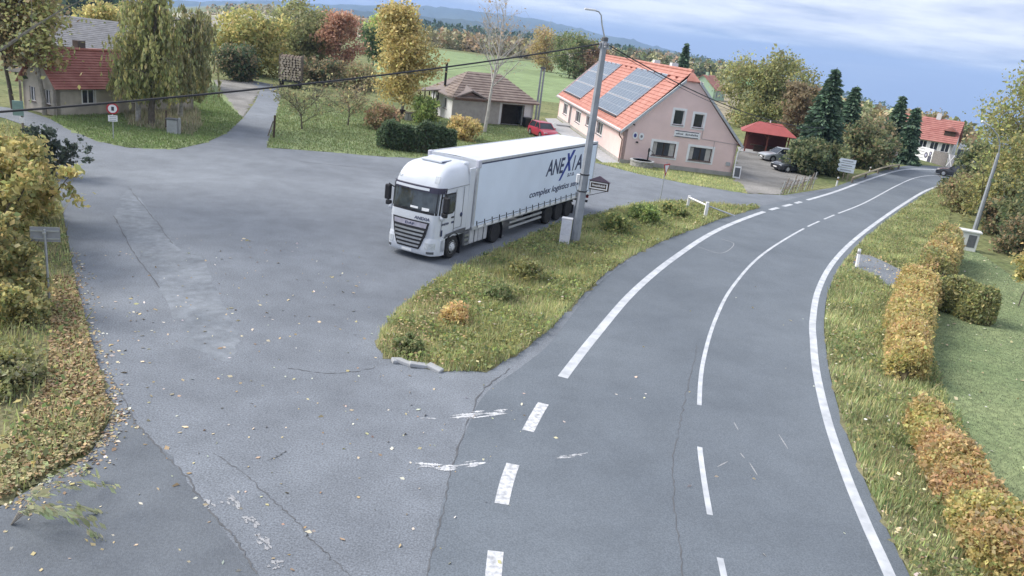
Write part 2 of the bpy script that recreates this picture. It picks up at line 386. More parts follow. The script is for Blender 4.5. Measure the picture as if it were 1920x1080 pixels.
# worn smears of paint, the loop cut into the tarmac, tar seams
def pline(px, jit=0.):
    L_ = smooth_line([G(*q)[:2] for q in px], 14 if jit else 6)
    if jit: L_ = L_ + np.cumsum(RNG.normal(0, jit, L_.shape), 0)*.5 + RNG.normal(0, jit, L_.shape)
    return L_
def smear(px, w, name='paint_smear'):
    L_ = pline(px); mt = FAINTP if 'old' in name else WORNP
    if 'paint_smear' not in name:
        n = len(L_); t = np.linspace(0, 1, n); strip(name, L_, w*(.35+.65*np.sin(t*math.pi))*(1+.35*np.sin(t*41)), .0125, mt, road_o); return
    d_ = dense(L_, 6); n = len(d_); dr = d_[-1]-d_[0]; nr = np.array([-dr[1], dr[0]])/np.hypot(*dr)
    for k in range(int(10+w*90)):                          # many short broken streaks side by side
        ln = int(RNG.integers(max(4, n//9), max(6, n//3))); i = int(RNG.integers(0, n-ln)); e = 1-abs(2*(i+ln/2)/n-1); q = d_[i:i+ln]+nr*RNG.normal(0, w*.55*(.3+e)); t = np.linspace(0, 1, ln)
        strip(name, q, w*RNG.uniform(.12, .4)*(.2+np.sin(t*math.pi))*np.clip(1+.5*RNG.normal(0, 1, ln), .1, 2), .0125+k*.00002, mt, road_o)
smear([(838, 783), (880, 780), (920, 776), (966, 771)], .16); smear([(775, 872), (820, 875), (860, 875), (912, 868)], .16)
smear([(1030, 860), (1065, 857), (1105, 850)], .06); smear([(786, 785), (800, 784), (820, 786)], .05)
for a in ([(425, 930), (437, 940), (449, 958)], [(457, 968), (470, 978), (484, 992)], [(482, 1000), (494, 1015), (508, 1032)], [(386, 936), (393, 945), (400, 953)], [(510, 1050), (518, 1060), (525, 1066)]): smear(a, .12, 'old_paint_smear')
for a in ([(1376, 792), (1384, 807)], [(1388, 850), (1396, 860)], [(1405, 868), (1420, 892)], [(1460, 815), (1477, 842)], [(1345, 876), (1364, 866)]): smear([a[0], ((a[0][0]+a[1][0])/2, (a[0][1]+a[1][1])/2), a[1]], .035, 'old_paint_spot')
for px in ([(1308, 463), (1352, 475), (1376, 458), (1352, 448)],): strip('loop_cut', pline(px), .03, .0122, M('loop_sealant', (.34, .34, .35), .8), road_o)
for px, w, par in (([(205, 700), (246, 776), (290, 828), (345, 890), (395, 960), (440, 1020), (490, 1090)], .05, lot_o), ([(400, 850), (470, 895), (540, 965), (600, 1030), (660, 1095)], .035, lot_o),
               ([(795, 1100), (822, 985), (850, 872), (900, 742), (955, 690)], .05, lot_o), ([(1283, 1100), (1274, 960), (1271, 870), (1284, 785), (1300, 720), (1317, 650)], .035, lot_o),
               ([(213, 405), (250, 468), (300, 540)], .05, lot_o), ([(240, 350), (280, 400), (325, 458)], .04, lot_o), ([(500, 865), (525, 852), (538, 842)], .03, lot_o), ([(540, 690), (620, 700), (700, 690)], .03, lot_o), ([(560, 303), (700, 317), (800, 326)], .06, lot_o)):
    q_ = pline(px, .018); strip('tar_seam', q_, .55*w*np.clip(1+.45*RNG.normal(0, 1, len(q_)), .15, 2), .0124, SEAM, par)
# repaired and worn patches of the lay-by, thin sheets of other tarmac
patch_a = ground_mat('patch_pale_asphalt', [((.158, .176, .2), (.235, .257, .285)), ((.85, .85, .85), (1.12, 1.12, 1.12)), ((.86, .86, .86), (1.12, 1.12, 1.12))], (.5, 3, 30), rough=.9, bump=.5, bscale=40, spec=.25)
patch_b = ground_mat('patch_dark_asphalt', [((.108, .121, .139), (.148, .165, .186)), ((.85, .85, .85), (1.1, 1.1, 1.1))], (.4, 20), rough=.85, bump=.4, bscale=50, spec=.25)
PZ = .0035
for px, m in (([(245, 352), (285, 400), (325, 455), (370, 500), (395, 545), (330, 550), (300, 530), (255, 468), (214, 408), (225, 375)], patch_a), ([(320, 470), (380, 480), (415, 560), (450, 640), (430, 680), (360, 655), (330, 600), (300, 545)], patch_a),
              ([(-300, 1000), (0, 958), (120, 895), (210, 830), (246, 780), (330, 872), (395, 962), (485, 1085), (300, 1500), (-900, 1500)], patch_b)):
    PZ += .0012; sheet('tarmac_patch', wpoly(px), PZ, m, lot_o, rag=.04)
# gravel yard beside the pink house, footpath, driveway
sheet('gravel_yard', wpoly([(1383, 290), (1395, 272), (1430, 288), (1470, 300), (1545, 318), (1530, 335), (1470, 352), (1465, 364), (1400, 362), (1375, 345)]), .006, gravel_m, rag=.15)
sheet('gravel_track', wpoly([(400, 150), (402, 205), (430, 205), (455, 222), (488, 168), (470, 150)]), .0065, gravel_m, rag=.2)
sheet('driveway', wpoly([(1606, 476), (1632, 479), (1668, 496), (1702, 513), (1688, 542), (1662, 540), (1636, 515), (1597, 500)]), .0115, asph_old, rag=.08)
sheet('house_path', wpoly([(1043, 222), (1022, 222), (1035, 240), (1085, 275), (1130, 305), (1162, 306)]), .007, CONC)
# lawns
sheet('lawn', wpoly([(92, 222), (130, 243), (180, 264), (240, 277), (330, 280), (385, 268), (425, 250), (455, 222), (400, 150), (300, 190), (200, 205), (120, 214)]), .01, lawn_m, rag=.12)
sheet('lawn', wpoly([(508, 250), (500, 277), (560, 281), (640, 287), (720, 294), (800, 297), (1000, 298), (1000, 240), (850, 225), (700, 200), (560, 180), (528, 178)]), .01, lawn_m, rag=.12)
sheet('verge', wpoly([(1120, 306), (1200, 327), (1300, 347), (1400, 363), (1392, 345), (1368, 337), (1250, 318), (1161, 306)]), .01, lawn_m, rag=.08)
sheet('lawn', wpoly([(1740, 520), (1790, 430), (1830, 470), (1900, 520), (2100, 640), (2300, 1100), (1990, 1150), (1890, 960), (1760, 730), (1730, 610)]), .01, lawn_m, rag=.1)
island = [(706, 652), (714, 622), (755, 572), (828, 522), (880, 492), (960, 457), (1040, 424), (1120, 404), (1180, 387), (1240, 380), (1330, 383), (1425, 389), (1350, 411), (1250, 449), (1190, 478), (1135, 513), (1080, 566), (1030, 620), (965, 668), (908, 697), (830, 697), (770, 684), (722, 670)]
islw = wpoly(island); sheet('grass_island', islw, .011, soil_m, rag=.07)
leftv = [(-600, 1050), (-300, 995), (0, 945), (100, 888), (168, 846), (203, 788), (203, 766), (186, 700), (163, 615), (138, 520), (120, 420), (106, 340), (98, 290), (58, 242), (0, 235), (-300, 235), (-700, 400)]
leftw = wpoly(leftv); sheet('roadside_verge', leftw, .011, soil_m, rag=.08)
_ro = offset(eRw, .45)
rightw = np.vstack([_ro[4:-18], wpoly([(1780, 400), (1775, 450), (1745, 520), (1735, 610), (1765, 730), (1890, 960), (1990, 1150), (2050, 1300)])])
sheet('roadside_verge', rightw, .0095, soil_m, rag=.05)

# farmland beyond the village: strips draped on the terrain
def field(az0, az1, d0, d1, mat, zo=.0, nd=14, wob=.04):
    a = np.linspace(az0, az1, 30); D = np.geomspace(d0, d1, nd); v = []
    for k, d in enumerate(D):
        dd = d*(1+wob*np.sin(a*23+d0)*(1 if k in (0, nd-1) else .3)); x, y = dd*np.sin(a), dd*np.cos(a)
        v += list(zip(x, y, TZ(x, y) + (.03 + d*.0006 if 0 < k < nd-1 else -.3-d*.002)))
    me = bpy.data.meshes.new('field'); m = len(a); me.from_pydata(v, [], [(k*m+i, k*m+i+1, (k+1)*m+i+1, (k+1)*m+i) for k in range(nd-1) for i in range(m-1)]); me.update()
    return tag(addobj('field', me, None, mat), kind='structure')
def fm(n, c, v=.15): return ground_mat(n, [(tuple(x*(1-v) for x in c), tuple(x*(1+v) for x in c)), ((.85, .85, .85), (1.15, 1.15, 1.15))], (.02, .3), bump=.2, bscale=2)
f_green = fm('meadow', (.2, .26, .125)); f_bright = fm('winter_crop', (.16, .29, .11)); f_brown = fm('stubble', (.3, .26, .18)); f_pale = fm('pale_stubble', (.38, .36, .26)); f_plough = fm('ploughed_soil', (.27, .25, .23))
def azpx(x, y): d = ray(x, y); return math.atan2(d[0], d[1])
field(azpx(700, 120), azpx(1100, 120), 118, 330, f_green)
field(azpx(620, 80), azpx(1080, 80), 350, 620, f_pale)
field(azpx(1080, 90), azpx(1400, 120), 125, 420, f_brown)
field(azpx(1180, 90), azpx(1420, 120), 430, 800, f_bright)
field(azpx(1080, 90), azpx(1500, 120), 820, 1700, f_plough)
field(azpx(1420, 120), azpx(2000, 200), 180, 420, f_green)
field(azpx(1420, 120), azpx(2000, 200), 430, 1500, f_bright)
field(azpx(1420, 120), azpx(2000, 200), 1520, 4200, f_green)
field(azpx(-100, 60), azpx(330, 60), 125, 330, f_brown)
field(azpx(330, 60), azpx(620, 60), 150, 300, f_green)
field(azpx(200, 60), azpx(640, 60), 310, 560, f_plough)
field(azpx(200, 60), azpx(700, 60), 570, 900, f_pale)

# hill ranges on the horizon
hill_m = ground_mat('wooded_hill', [((.025, .04, .03), (.06, .075, .045)), ((.7, .7, .7), (1.3, 1.3, 1.3))], (.0012, .006), bump=.3, bscale=.01)
def hills(top, dist, depth, seed, name='hill'):
    rng = np.random.default_rng(seed); a = []; e = []
    for q in top: d = ray(*q); a.append(math.atan2(d[0], d[1])); e.append(d[2]/math.hypot(d[0], d[1]))
    n = 260; az = np.linspace(a[0], a[-1], n); tan = np.interp(az, a, e)
    k = np.ones(9)/9; tan = np.convolve(np.pad(tan, 4, 'edge'), k, 'valid')
    H_ = CAMH + tan*dist + np.convolve(rng.normal(0, dist*.0014, n+4), np.ones(5)/5, 'valid')
    v = []; S = [0, .15, .35, .6, .85, 1.0, 1.4]; 
    for s in S:
        d = dist - depth*(1-s) if s <= 1 else dist + depth*.4
        h = np.where(s <= 1, -420 + (H_+420)*math.sin(min(s, 1)*math.pi/2)**.6, -420)
        h = h + (rng.normal(0, dist*.0012, n) if 0 < s < 1 else 0)
        v += list(zip(d*np.sin(az), d*np.cos(az), h))
    me = bpy.data.meshes.new(name); me.from_pydata(v, [], [(k_*n+i, k_*n+i+1, (k_+1)*n+i+1, (k_+1)*n+i) for k_ in range(len(S)-1) for i in range(n-1)]); me.update(); me.shade_smooth()
    return tag(addobj(name, me, None, hill_m), kind='structure')
hills([(-1500, 200), (-700, 60), (0, 12), (130, 8), (230, 12), (330, 2), (480, 1), (600, 8), (660, 9), (780, 10), (855, 17), (960, 31), (1035, 42), (1085, 54), (1135, 65), (1210, 82), (1285, 101), (1385, 124), (1470, 155), (1600, 215), (1750, 300)], 6800, 2200, 3)
hills([(-1500, 190), (-500, 40), (0, 30), (300, 22), (480, 12), (640, 18), (700, 21), (800, 31), (900, 40), (980, 52), (1060, 66), (1150, 82), (1260, 104), (1330, 124), (1500, 185), (1650, 270)], 3900, 1200, 5)

# the air between: far things fade to blue
haze_mat = bpy.data.materials.new('haze'); haze_mat.use_nodes = True; _n = haze_mat.node_tree.nodes; _n.clear()
_o = _n.new('ShaderNodeOutputMaterial'); _v = _n.new('ShaderNodeVolumePrincipled'); _v.inputs['Color'].default_value = (.45, .66, 1, 1); _v.inputs['Density'].default_value = .00015; _v.inputs['Anisotropy'].default_value = .1
haze_mat.node_tree.links.new(_v.outputs[0], _o.inputs['Volume'])
HZ = MB().bb(-8200, 8200, -8200, 8200, -1500, 215).build('haze', haze_mat); tag(HZ, kind='stuff')
# ================================================================== TEXT
def text_mesh(s, size, shear=0., xs=1., ext=.0, align='LEFT', bold=.022):
    cu = bpy.data.curves.new('lettering', 'FONT'); cu.body = s; cu.size = size; cu.shear = shear; cu.extrude = ext; cu.align_x = align; cu.resolution_u = 2; cu.offset = size*bold
    ob = bpy.data.objects.new('tmp', cu); C.objects.link(ob)
    dg = bpy.context.evaluated_depsgraph_get(); me = bpy.data.meshes.new_from_object(ob.evaluated_get(dg)); 
    C.objects.unlink(ob); bpy.data.objects.remove(ob); bpy.data.curves.remove(cu)
    if xs != 1: me.transform(Matrix.Scale(xs, 4, (1, 0, 0)))
    return me
def text(s, size, mat, parent, origin, xdir, ydir, name='lettering', shear=0., width=None, align='LEFT', ext=.002, offset=0):
    """flat lettering: xdir = writing direction, ydir = up"""
    me = text_mesh(s, size, shear, 1, ext, align)
    if offset:
        pass
    if width:
        xs = [v.co.x for v in me.vertices]; me.transform(Matrix.Scale(width/(max(xs)-min(xs)), 4, (1, 0, 0)))
    x = Vector(xdir).normalized(); y = Vector(ydir).normalized(); z = x.cross(y)
    me.transform(Matrix(((x[0], y[0], z[0], origin[0]), (x[1], y[1], z[1], origin[1]), (x[2], y[2], z[2], origin[2]), (0, 0, 0, 1))))
    me.materials.clear()
    return addobj(name, me, parent, mat)

# ================================================================== THE LORRY
TW = M('truck_white_paint', (.6, .63, .68), .32, .07, .9, spec=.5, coat=.25); TCURT = M('curtain_white', (.68, .76, .87), .5, .07, .5, bump=.12, bscale=3.5, spec=.4)
TROOF = M('trailer_roof_tarp', (.56, .59, .63), .6, .08, .9, bump=.1, bscale=2); TALU = M('trailer_aluminium', (.55, .57, .6), .4, .1, 4, metal=.4); NAVY = M('navy_lettering', (.03, .04, .1), .5, .1); BLUEX = M('blue_lettering', (.02, .05, .3), .5, .1)
CHASS = M('chassis_dark', (.035, .037, .042), .7, .25, 6); REFL = M('white_reflective_tape', (.8, .81, .82), .4, .05); LAMPG = M('headlamp_lens', (.5, .53, .56), .12, .25, 14, spec=.7, coat=.4); SILV = M('silver_trim', (.5, .52, .55), .3, .08, 5, metal=.75)
GREYP = M('grey_plastic', (.1, .105, .115), .6, .15, 8); SKIRT = M('tank_panel_grey', (.5, .51, .53), .5, .12, 4)
truck = thing('articulated_truck', 'white articulated lorry with a long curtain-sided trailer parked on the lay-by', 'truck', (-3.8238, 32.1542, .006), -2.0158)
XT, XE, ZB, ZT, HW = -1.49, -15.11, 1.15, 4.0, 1.275
# trailer box
MB().bb(XE+.05, XT-.08, 1.235, HW, ZB, ZT-.13).build('curtain_side', TCURT, truck)
MB().bb(XE+.05, XT-.08, -HW, -1.235, ZB, ZT-.13).build('curtain_side', TCURT, truck)
MB().bb(XT-.075, XT, -1.26, 1.26, ZB-.05, ZT-.06).build('front_wall', TW, truck, bevel=.02)
rf = MB(); nrib = 16
for i in range(nrib):
    a, b = XT-.06+(XE-XT+.06)*i/nrib, XT-.06+(XE-XT+.06)*(i+1)/nrib
    rf.quad((b, -1.2, ZT), (a, -1.2, ZT), (a, 0, ZT+.03), (b, 0, ZT+.03)).quad((b, 0, ZT+.03), (a, 0, ZT+.03), (a, 1.2, ZT), (b, 1.2, ZT))
rf.bb(XE, XT, -1.2, 1.2, ZT-.1, ZT-.004)
roof = rf.build('roof', TROOF, truck)
for s in (1, -1):
    MB().bb(XE, XT, s*1.2, s*1.285, ZT-.10, ZT+.02).build('roof_rail', TALU, truck, bevel=.012)
    MB().bb(XE+.06, XT-.1, s*1.21, s*1.279, ZT-.16, ZT-.102).build('curtain_track', NAVY, truck)
    MB().bb(XE, XT+.01, s*1.19, s*1.3, ZB-.17, ZB-.004).build('side_rail', TALU, truck, bevel=.01)
    for x in (XT-.035, XE+.035): MB().bb(x-.06, x+.06, s*1.2, s*1.292, ZB-.1, ZT-.02).build('corner_post', TALU, truck, bevel=.012)
    MB().bb(XT-.22, XT+.03, s*1.14, s*1.31, ZT-.32, ZT+.035).build('corner_cap', M('cap_grey', (.5, .51, .58), .5), truck, bevel=.04)
    n = 20
    for i in range(n):                                     # buckles, straps and reflective tape along the curtain's foot
        x = XT-.35+(XE-XT+.5)*i/(n-1)
        MB().box((x, s*1.292, ZB+.05), (.05, .02, .3), Matrix.Rotation(s*.25, 3, 'Y')).build('buckle_strap', BLACK, truck)
        if i < n-1: MB().bb(x-.56, x-.12, s*1.3, s*1.306, ZB-.12, ZB-.03).build('reflective_tape', REFL, truck)
        if i < n-1: MB().bb(x-.6, x-.1, s*1.277, s*1.284, ZB+.07, ZB+.1).build('curtain_hem', GREYP, truck)
MB().bb(XE-.02, XE+.05, -1.25, 1.25, ZB-.1, ZT-.08).build('rear_door', TW, truck, bevel=.02)
for y in (-.55, -.2, .2, .55): MB().tube([(XE-.05, y, ZB), (XE-.05, y, ZT-.2)], .02, 6).build('door_bar', STEEL, truck)
ch = MB()
for y in (-.45, .45): ch.bb(XE+.1, XT-.2, y-.06, y+.06, .72, ZB-.16)
for x in np.linspace(XE+.4, XT-.4, 12): ch.bb(x-.04, x+.04, -1.2, 1.2, .93, ZB-.16)
ch.build('trailer_chassis', CHASS, truck)
MB().bb(XE+.02, XE+.14, -1.2, 1.2, .45, .58).build('underrun_bar', CHASS, truck, bevel=.01)
for s in (1, -1):
    MB().bb(XE-.01, XE+.05, s*.8, s*1.2, .7, .9).build('rear_lamp', M('red_lens', (.3, .02, .02), .3), truck, bevel=.01)
    MB().bb(-4.9, -4.75, s*.85, s*1.0, .12, .98).build('landing_leg', STEEL, truck); MB().bb(-5.0, -4.65, s*.78, s*1.07, .08, .12).build('landing_foot', STEEL, truck)
    for z in (.5, .74): MB().bb(-8.75, -5.2, s*1.17, s*1.21, z-.05, z+.05).build('side_guard', TALU, truck)
    MB().bb(-8.7, -7.7, s*.65, s*1.13, .42, .86).build('tool_box', CHASS, truck, bevel=.02)
def wheel(x, y, s, rear=False, dual=False, r=.5):
    """s = +1 left side: outer face looks to +y"""
    w = addobj('wheel', MB().lathe([(.05, -.01), (.29, -.01), (.29, .01), (.05, .01)], 20, 'y').mesh('hub_core', 40), truck, CHASS); w.location = (x, y, r)
    tw = .3 if not dual else .58; o = s*.15
    prof = [(.3, o-s*tw), (r-.05, o-s*tw), (r, o-s*tw+s*.05), (r, o-s*.045), (r-.045, o), (.3, o-s*.015)]
    if s < 0: prof = prof[::-1]
    ty = MB().lathe(prof, 36, 'y').build('tyre', RUBBER, w, smooth=30)
    if rear: pr = [(.3, o-s*.02), (.285, o-s*.03), (.27, o-s*.13), (.16, o-s*.13), (.15, o-s*.03), (.03, o-s*.02)]
    else: pr = [(.3, o-s*.015), (.285, o-s*.03), (.25, o-s*.1), (.19, o+s*.0), (.13, o+s*.01), (.12, o+s*.05), (.02, o+s*.055)]
    MB().lathe(pr if s > 0 else pr[::-1], 28, 'y').build('rim', M('rim_silver', (.62, .64, .66), .45, .08, 6), w, smooth=35)
    b = MB()
    for k in range(10):
        a = k*math.pi/5; b.lathe([(.016, o-s*.02), (.016, o+s*.02 if not rear else o-s*.08)], 6, 'y', (.165*math.sin(a), 0, .165*math.cos(a)))
    tag(b.build('wheel_nuts', CHASS, w), kind='stuff'); return w
for x in (0,): wheel(x, 1.08, 1); wheel(x, -1.08, -1)
wheel(-3.8, 1.08, 1, True, True); wheel(-3.8, -1.08, -1, True, True)
for k in range(3): wheel(-9.58-1.31*k, 1.08, 1, True); wheel(-9.58-1.31*k, -1.08, -1, True)
for s in (1, -1):
    for k in range(3):
        a = [(math.cos(t)*.6, math.sin(t)*.6+.5) for t in np.linspace(.5, 2.64, 9)]
        m = MB(); m.loft([[(-9.58-1.31*k+p[0], s*.85, p[1]), (-9.58-1.31*k+p[0], s*1.24, p[1]), (-9.58-1.31*k+p[0]*.96, s*1.24, .5+(p[1]-.5)*.96), (-9.58-1.31*k+p[0]*.96, s*.85, .5+(p[1]-.5)*.96)] for p in a]); m.build('mudguard', BLACK, truck)
    a = [(math.cos(t)*.64, math.sin(t)*.64+.5) for t in np.linspace(.1, 3.04, 11)]
    m = MB(); m.loft([[(-3.8+p[0], s*.62, p[1]), (-3.8+p[0], s*1.25, p[1]), (-3.8+p[0]*.96, s*1.25, .5+(p[1]-.5)*.96), (-3.8+p[0]*.96, s*.62, .5+(p[1]-.5)*.96)] for p in a]); m.build('mudguard', BLACK, truck)
    MB().bb(-4.47, -4.44, s*.68, s*1.24, .1, .62).build('mudflap', BLACK, truck); MB().bb(-12.9, -12.87, s*.85, s*1.24, .1, .6).build('mudflap', BLACK, truck)
    MB().bb(-.66, -.63, s*.8, s*1.24, .1, .75).build('mudflap', BLACK, truck)
    # tanks and steps between the axles
    for i, (x0, x1) in enumerate(((-1.45, -.95), (-2.2, -1.5), (-3.05, -2.25))):
        MB().bb(x0, x1, s*.7, s*1.2, .33, 1.0).build('fuel_tank' if i else 'battery_box', SKIRT if i else GREYP, truck, bevel=.06)
    for z in (.42, .62, .82): MB().bb(-1.38, -1.02, s*1.2, s*1.225, z-.06, z+.03).build('step_grille', SILV, truck)
    for x in (-1.85, -2.65): MB().bb(x-.03, x+.03, s*1.2, s*1.215, .33, 1.0).build('tank_strap', GREYP, truck)
tc_ = MB()
for y in (-.42, .42): tc_.bb(-4.4, .9, y-.05, y+.05, .65, .95)
tc_.bb(-4.4, -2.9, -.55, .55, .95, 1.07); tc_.bb(-.5, .5, -.9, .9, .4, .62); tc_.build('tractor_chassis', CHASS, truck)
# cab: front surface as a function of height and breadth
def prof(z, tab): return float(np.interp(z, [t[0] for t in tab], [t[1] for t in tab]))
XF = [(.9, 1.36), (1.6, 1.36), (2.0, 1.33), (2.9, 1.19), (3.08, 1.16), (3.35, 1.04), (3.6, .86), (3.8, .55), (3.92, .1), (3.96, -.4)]
HWT = [(.9, 1.2), (2.0, 1.22), (3.0, 1.19), (3.4, 1.14), (3.7, 1.05), (3.85, .9), (3.93, .7), (3.97, .5)]
def front(z, s, off=0.):
    x = prof(z, XF) - .1*s*s - .3*max(0, (abs(s)-.78)/.22)**2.2; y = prof(z, HWT)*s
    return (x + off*(1-.5*abs(s)), y*(1 + off*.3*abs(s)/1.2), z)
def cabring(z):
    hw = prof(z, HWT); ss = np.linspace(-1, 1, 25); xr = -.98
    return [(xr, -hw, z)] + [front(z, s) for s in ss] + [(xr, hw, z)]
zz = [.95, 1.2, 1.6, 1.95, 2.2, 2.5, 2.8, 3.0, 3.1, 3.25, 3.4, 3.55, 3.7, 3.8, 3.88, 3.93, 3.96]
MB().loft([cabring(z) for z in zz]).build('cab', TW, truck, smooth=38)
def fpatch(z0, z1, s0, s1, off, mat, name, nz=6, ns=20, parent=truck, trim=None, smooth=40):
    m = MB(); g = []
    for i in range(nz+1):
        z = z0+(z1-z0)*i/nz; a, b = (s0, s1) if trim is None else trim(i/nz)
        g.append([front(z, a+(b-a)*k/ns, off) for k in range(ns+1)])
    back = [[(p[0]-off-.015, p[1], p[2]) for p in r] for r in g]
    m.loft(g, cap=False, closed=False)
    m.loft([g[0], back[0]], False, False); m.loft([back[-1], g[-1]], False, False)
    m.loft([[r[0] for r in back], [r[0] for r in g]], False, False); m.loft([[r[-1] for r in g], [r[-1] for r in back]], False, False)
    return m.build(name, mat, parent, smooth=smooth)
WSG = M('windscreen_glass', (.05, .06, .065), .05, .35, 3.5, spec=.8)
fpatch(1.97, 2.9, -.95, .95, .008, BLACK, 'windscreen_surround')
ws = fpatch(2.06, 2.84, -.9, .9, .014, WSG, 'windscreen')
fpatch(2.08, 2.2, .35, .62, .018, M('paper_white', (.75, .76, .78), .7), 'dashboard_card', 2, 4, ws); fpatch(2.12, 2.2, -.1, .2, .018, M('paper_white', (.6,)*3), 'dashboard_card', 2, 4, ws)
fpatch(2.84, 3.06, -.99, .99, .10, M('smoked_visor', (.035, .03, .055), .25, spec=.5), 'sun_visor', 3); fpatch(2.9, 3.0, -.8, .55, .125, TW, 'visor_trim', 2)
for s in (-.78, .74): fpatch(3.22, 3.48, s-.09, s+.09, .012, LAMPG, 'roof_lamp', 3, 4)
for i, s in enumerate((-.5, -.05, .4)): m = MB().tube([front(2.05, s, .03), front(2.12, s+.4, .03)], .012, 5).build('wiper', BLACK, truck)
# grille panel: one tapering surface from the header down over the bumper
def gsurf(z, s, off=0.): return (float(np.interp(z, [.45, 1.0, 1.66], [1.475, 1.465, 1.40])) - .1*s*s + off, 1.22*s, z)
def gt(z): t = (z-.5)/1.14; return (-.44-.3*t**.7, .42+.28*t**.7)
def gpatch(z0, z1, inset, off, mat, name, nz=4, ns=16):
    g = []
    for i in range(nz+1):
        z = z0+(z1-z0)*i/nz; a_, b_ = gt(z); a_, b_ = a_+inset, b_-inset; g.append([gsurf(z, a_+(b_-a_)*k/ns, off) for k in range(ns+1)])
    bk = [[(1.2, p[1], p[2]) for p in r] for r in g]; m = MB(); m.loft(g, False, False)
    m.loft([g[0], bk[0]], False, False); m.loft([bk[-1], g[-1]], False, False); m.loft([[r[0] for r in bk], [r[0] for r in g]], False, False); m.loft([[r[-1] for r in g], [r[-1] for r in bk]], False, False)
    return m.build(name, mat, truck, smooth=40)
gpatch(.5, 1.64, 0, 0, BLACK, 'grille', 8)
gpatch(1.40, 1.59, .05, .012, M('grille_header', (.4, .39, .46), .4, metal=.3), 'grille_header')
for k in range(5): gpatch(.58+.16*k, .655+.16*k, .06, .03, SILV, 'grille_slat', 2)
text('DAF', .14, NAVY, truck, (*gsurf(1.45, -.2, .016)[:2], 1.445), (0, 1, 0), (0, 0, 1), width=.44)
for s in (-1, 1): fpatch(1.0, 1.6, s*.93-.055, s*.93+.055, .012, TW, 'corner_deflector', 4, 4)
text('ANEXIA', .17, NAVY, truck, (*front(1.72, .12, .03)[:2], 1.71), (-.06, 1, 0), (0, 0, 1), shear=.15, width=.72)
# bumper
XFB = [(.26, 1.36), (.34, 1.43), (.6, 1.45), (.92, 1.42), (1.02, 1.37)]
def bump(z, s, off=0.): return (prof(z, XFB) + off - .08*s*s - .42*max(0, (abs(s)-.72)/.28)**2.3, 1.235*s, z)
m = MB(); ss = np.linspace(-1, 1, 25)
m.loft([[(.62, -1.235, z)] + [bump(z, s) for s in ss] + [(.62, 1.235, z)] for z in (.27, .34, .6, .92, 1.0)]); m.build('bumper', TW, truck, smooth=38)
def bpatch(z0, z1, s0, s1, off, mat, name):
    m = MB(); g = [[bump(z0+(z1-z0)*i/3, s0+(s1-s0)*k/8, off) for k in range(9)] for i in range(4)]; m.loft(g, False, False)
    bk = [[(p[0]-off-.02, p[1], p[2]) for p in r] for r in g]
    m.loft([g[0], bk[0]], False, False); m.loft([bk[-1], g[-1]], False, False); m.loft([[r[0] for r in bk], [r[0] for r in g]], False, False); m.loft([[r[-1] for r in g], [r[-1] for r in bk]], False, False)
    return m.build(name, mat, truck, smooth=40)
for s in (-1, 1):
    lo, hi = sorted((s*.62, s*.92)); h = bpatch(.55, .82, lo, hi, .012, LAMPG, 'headlight')
    lo, hi = sorted((s*.7, s*.9)); bpatch(.36, .46, lo, hi, .01, GREYP, 'fog_lamp')
bpatch(.33, .43, -.24, .14, .03, REFL, 'number_plate')
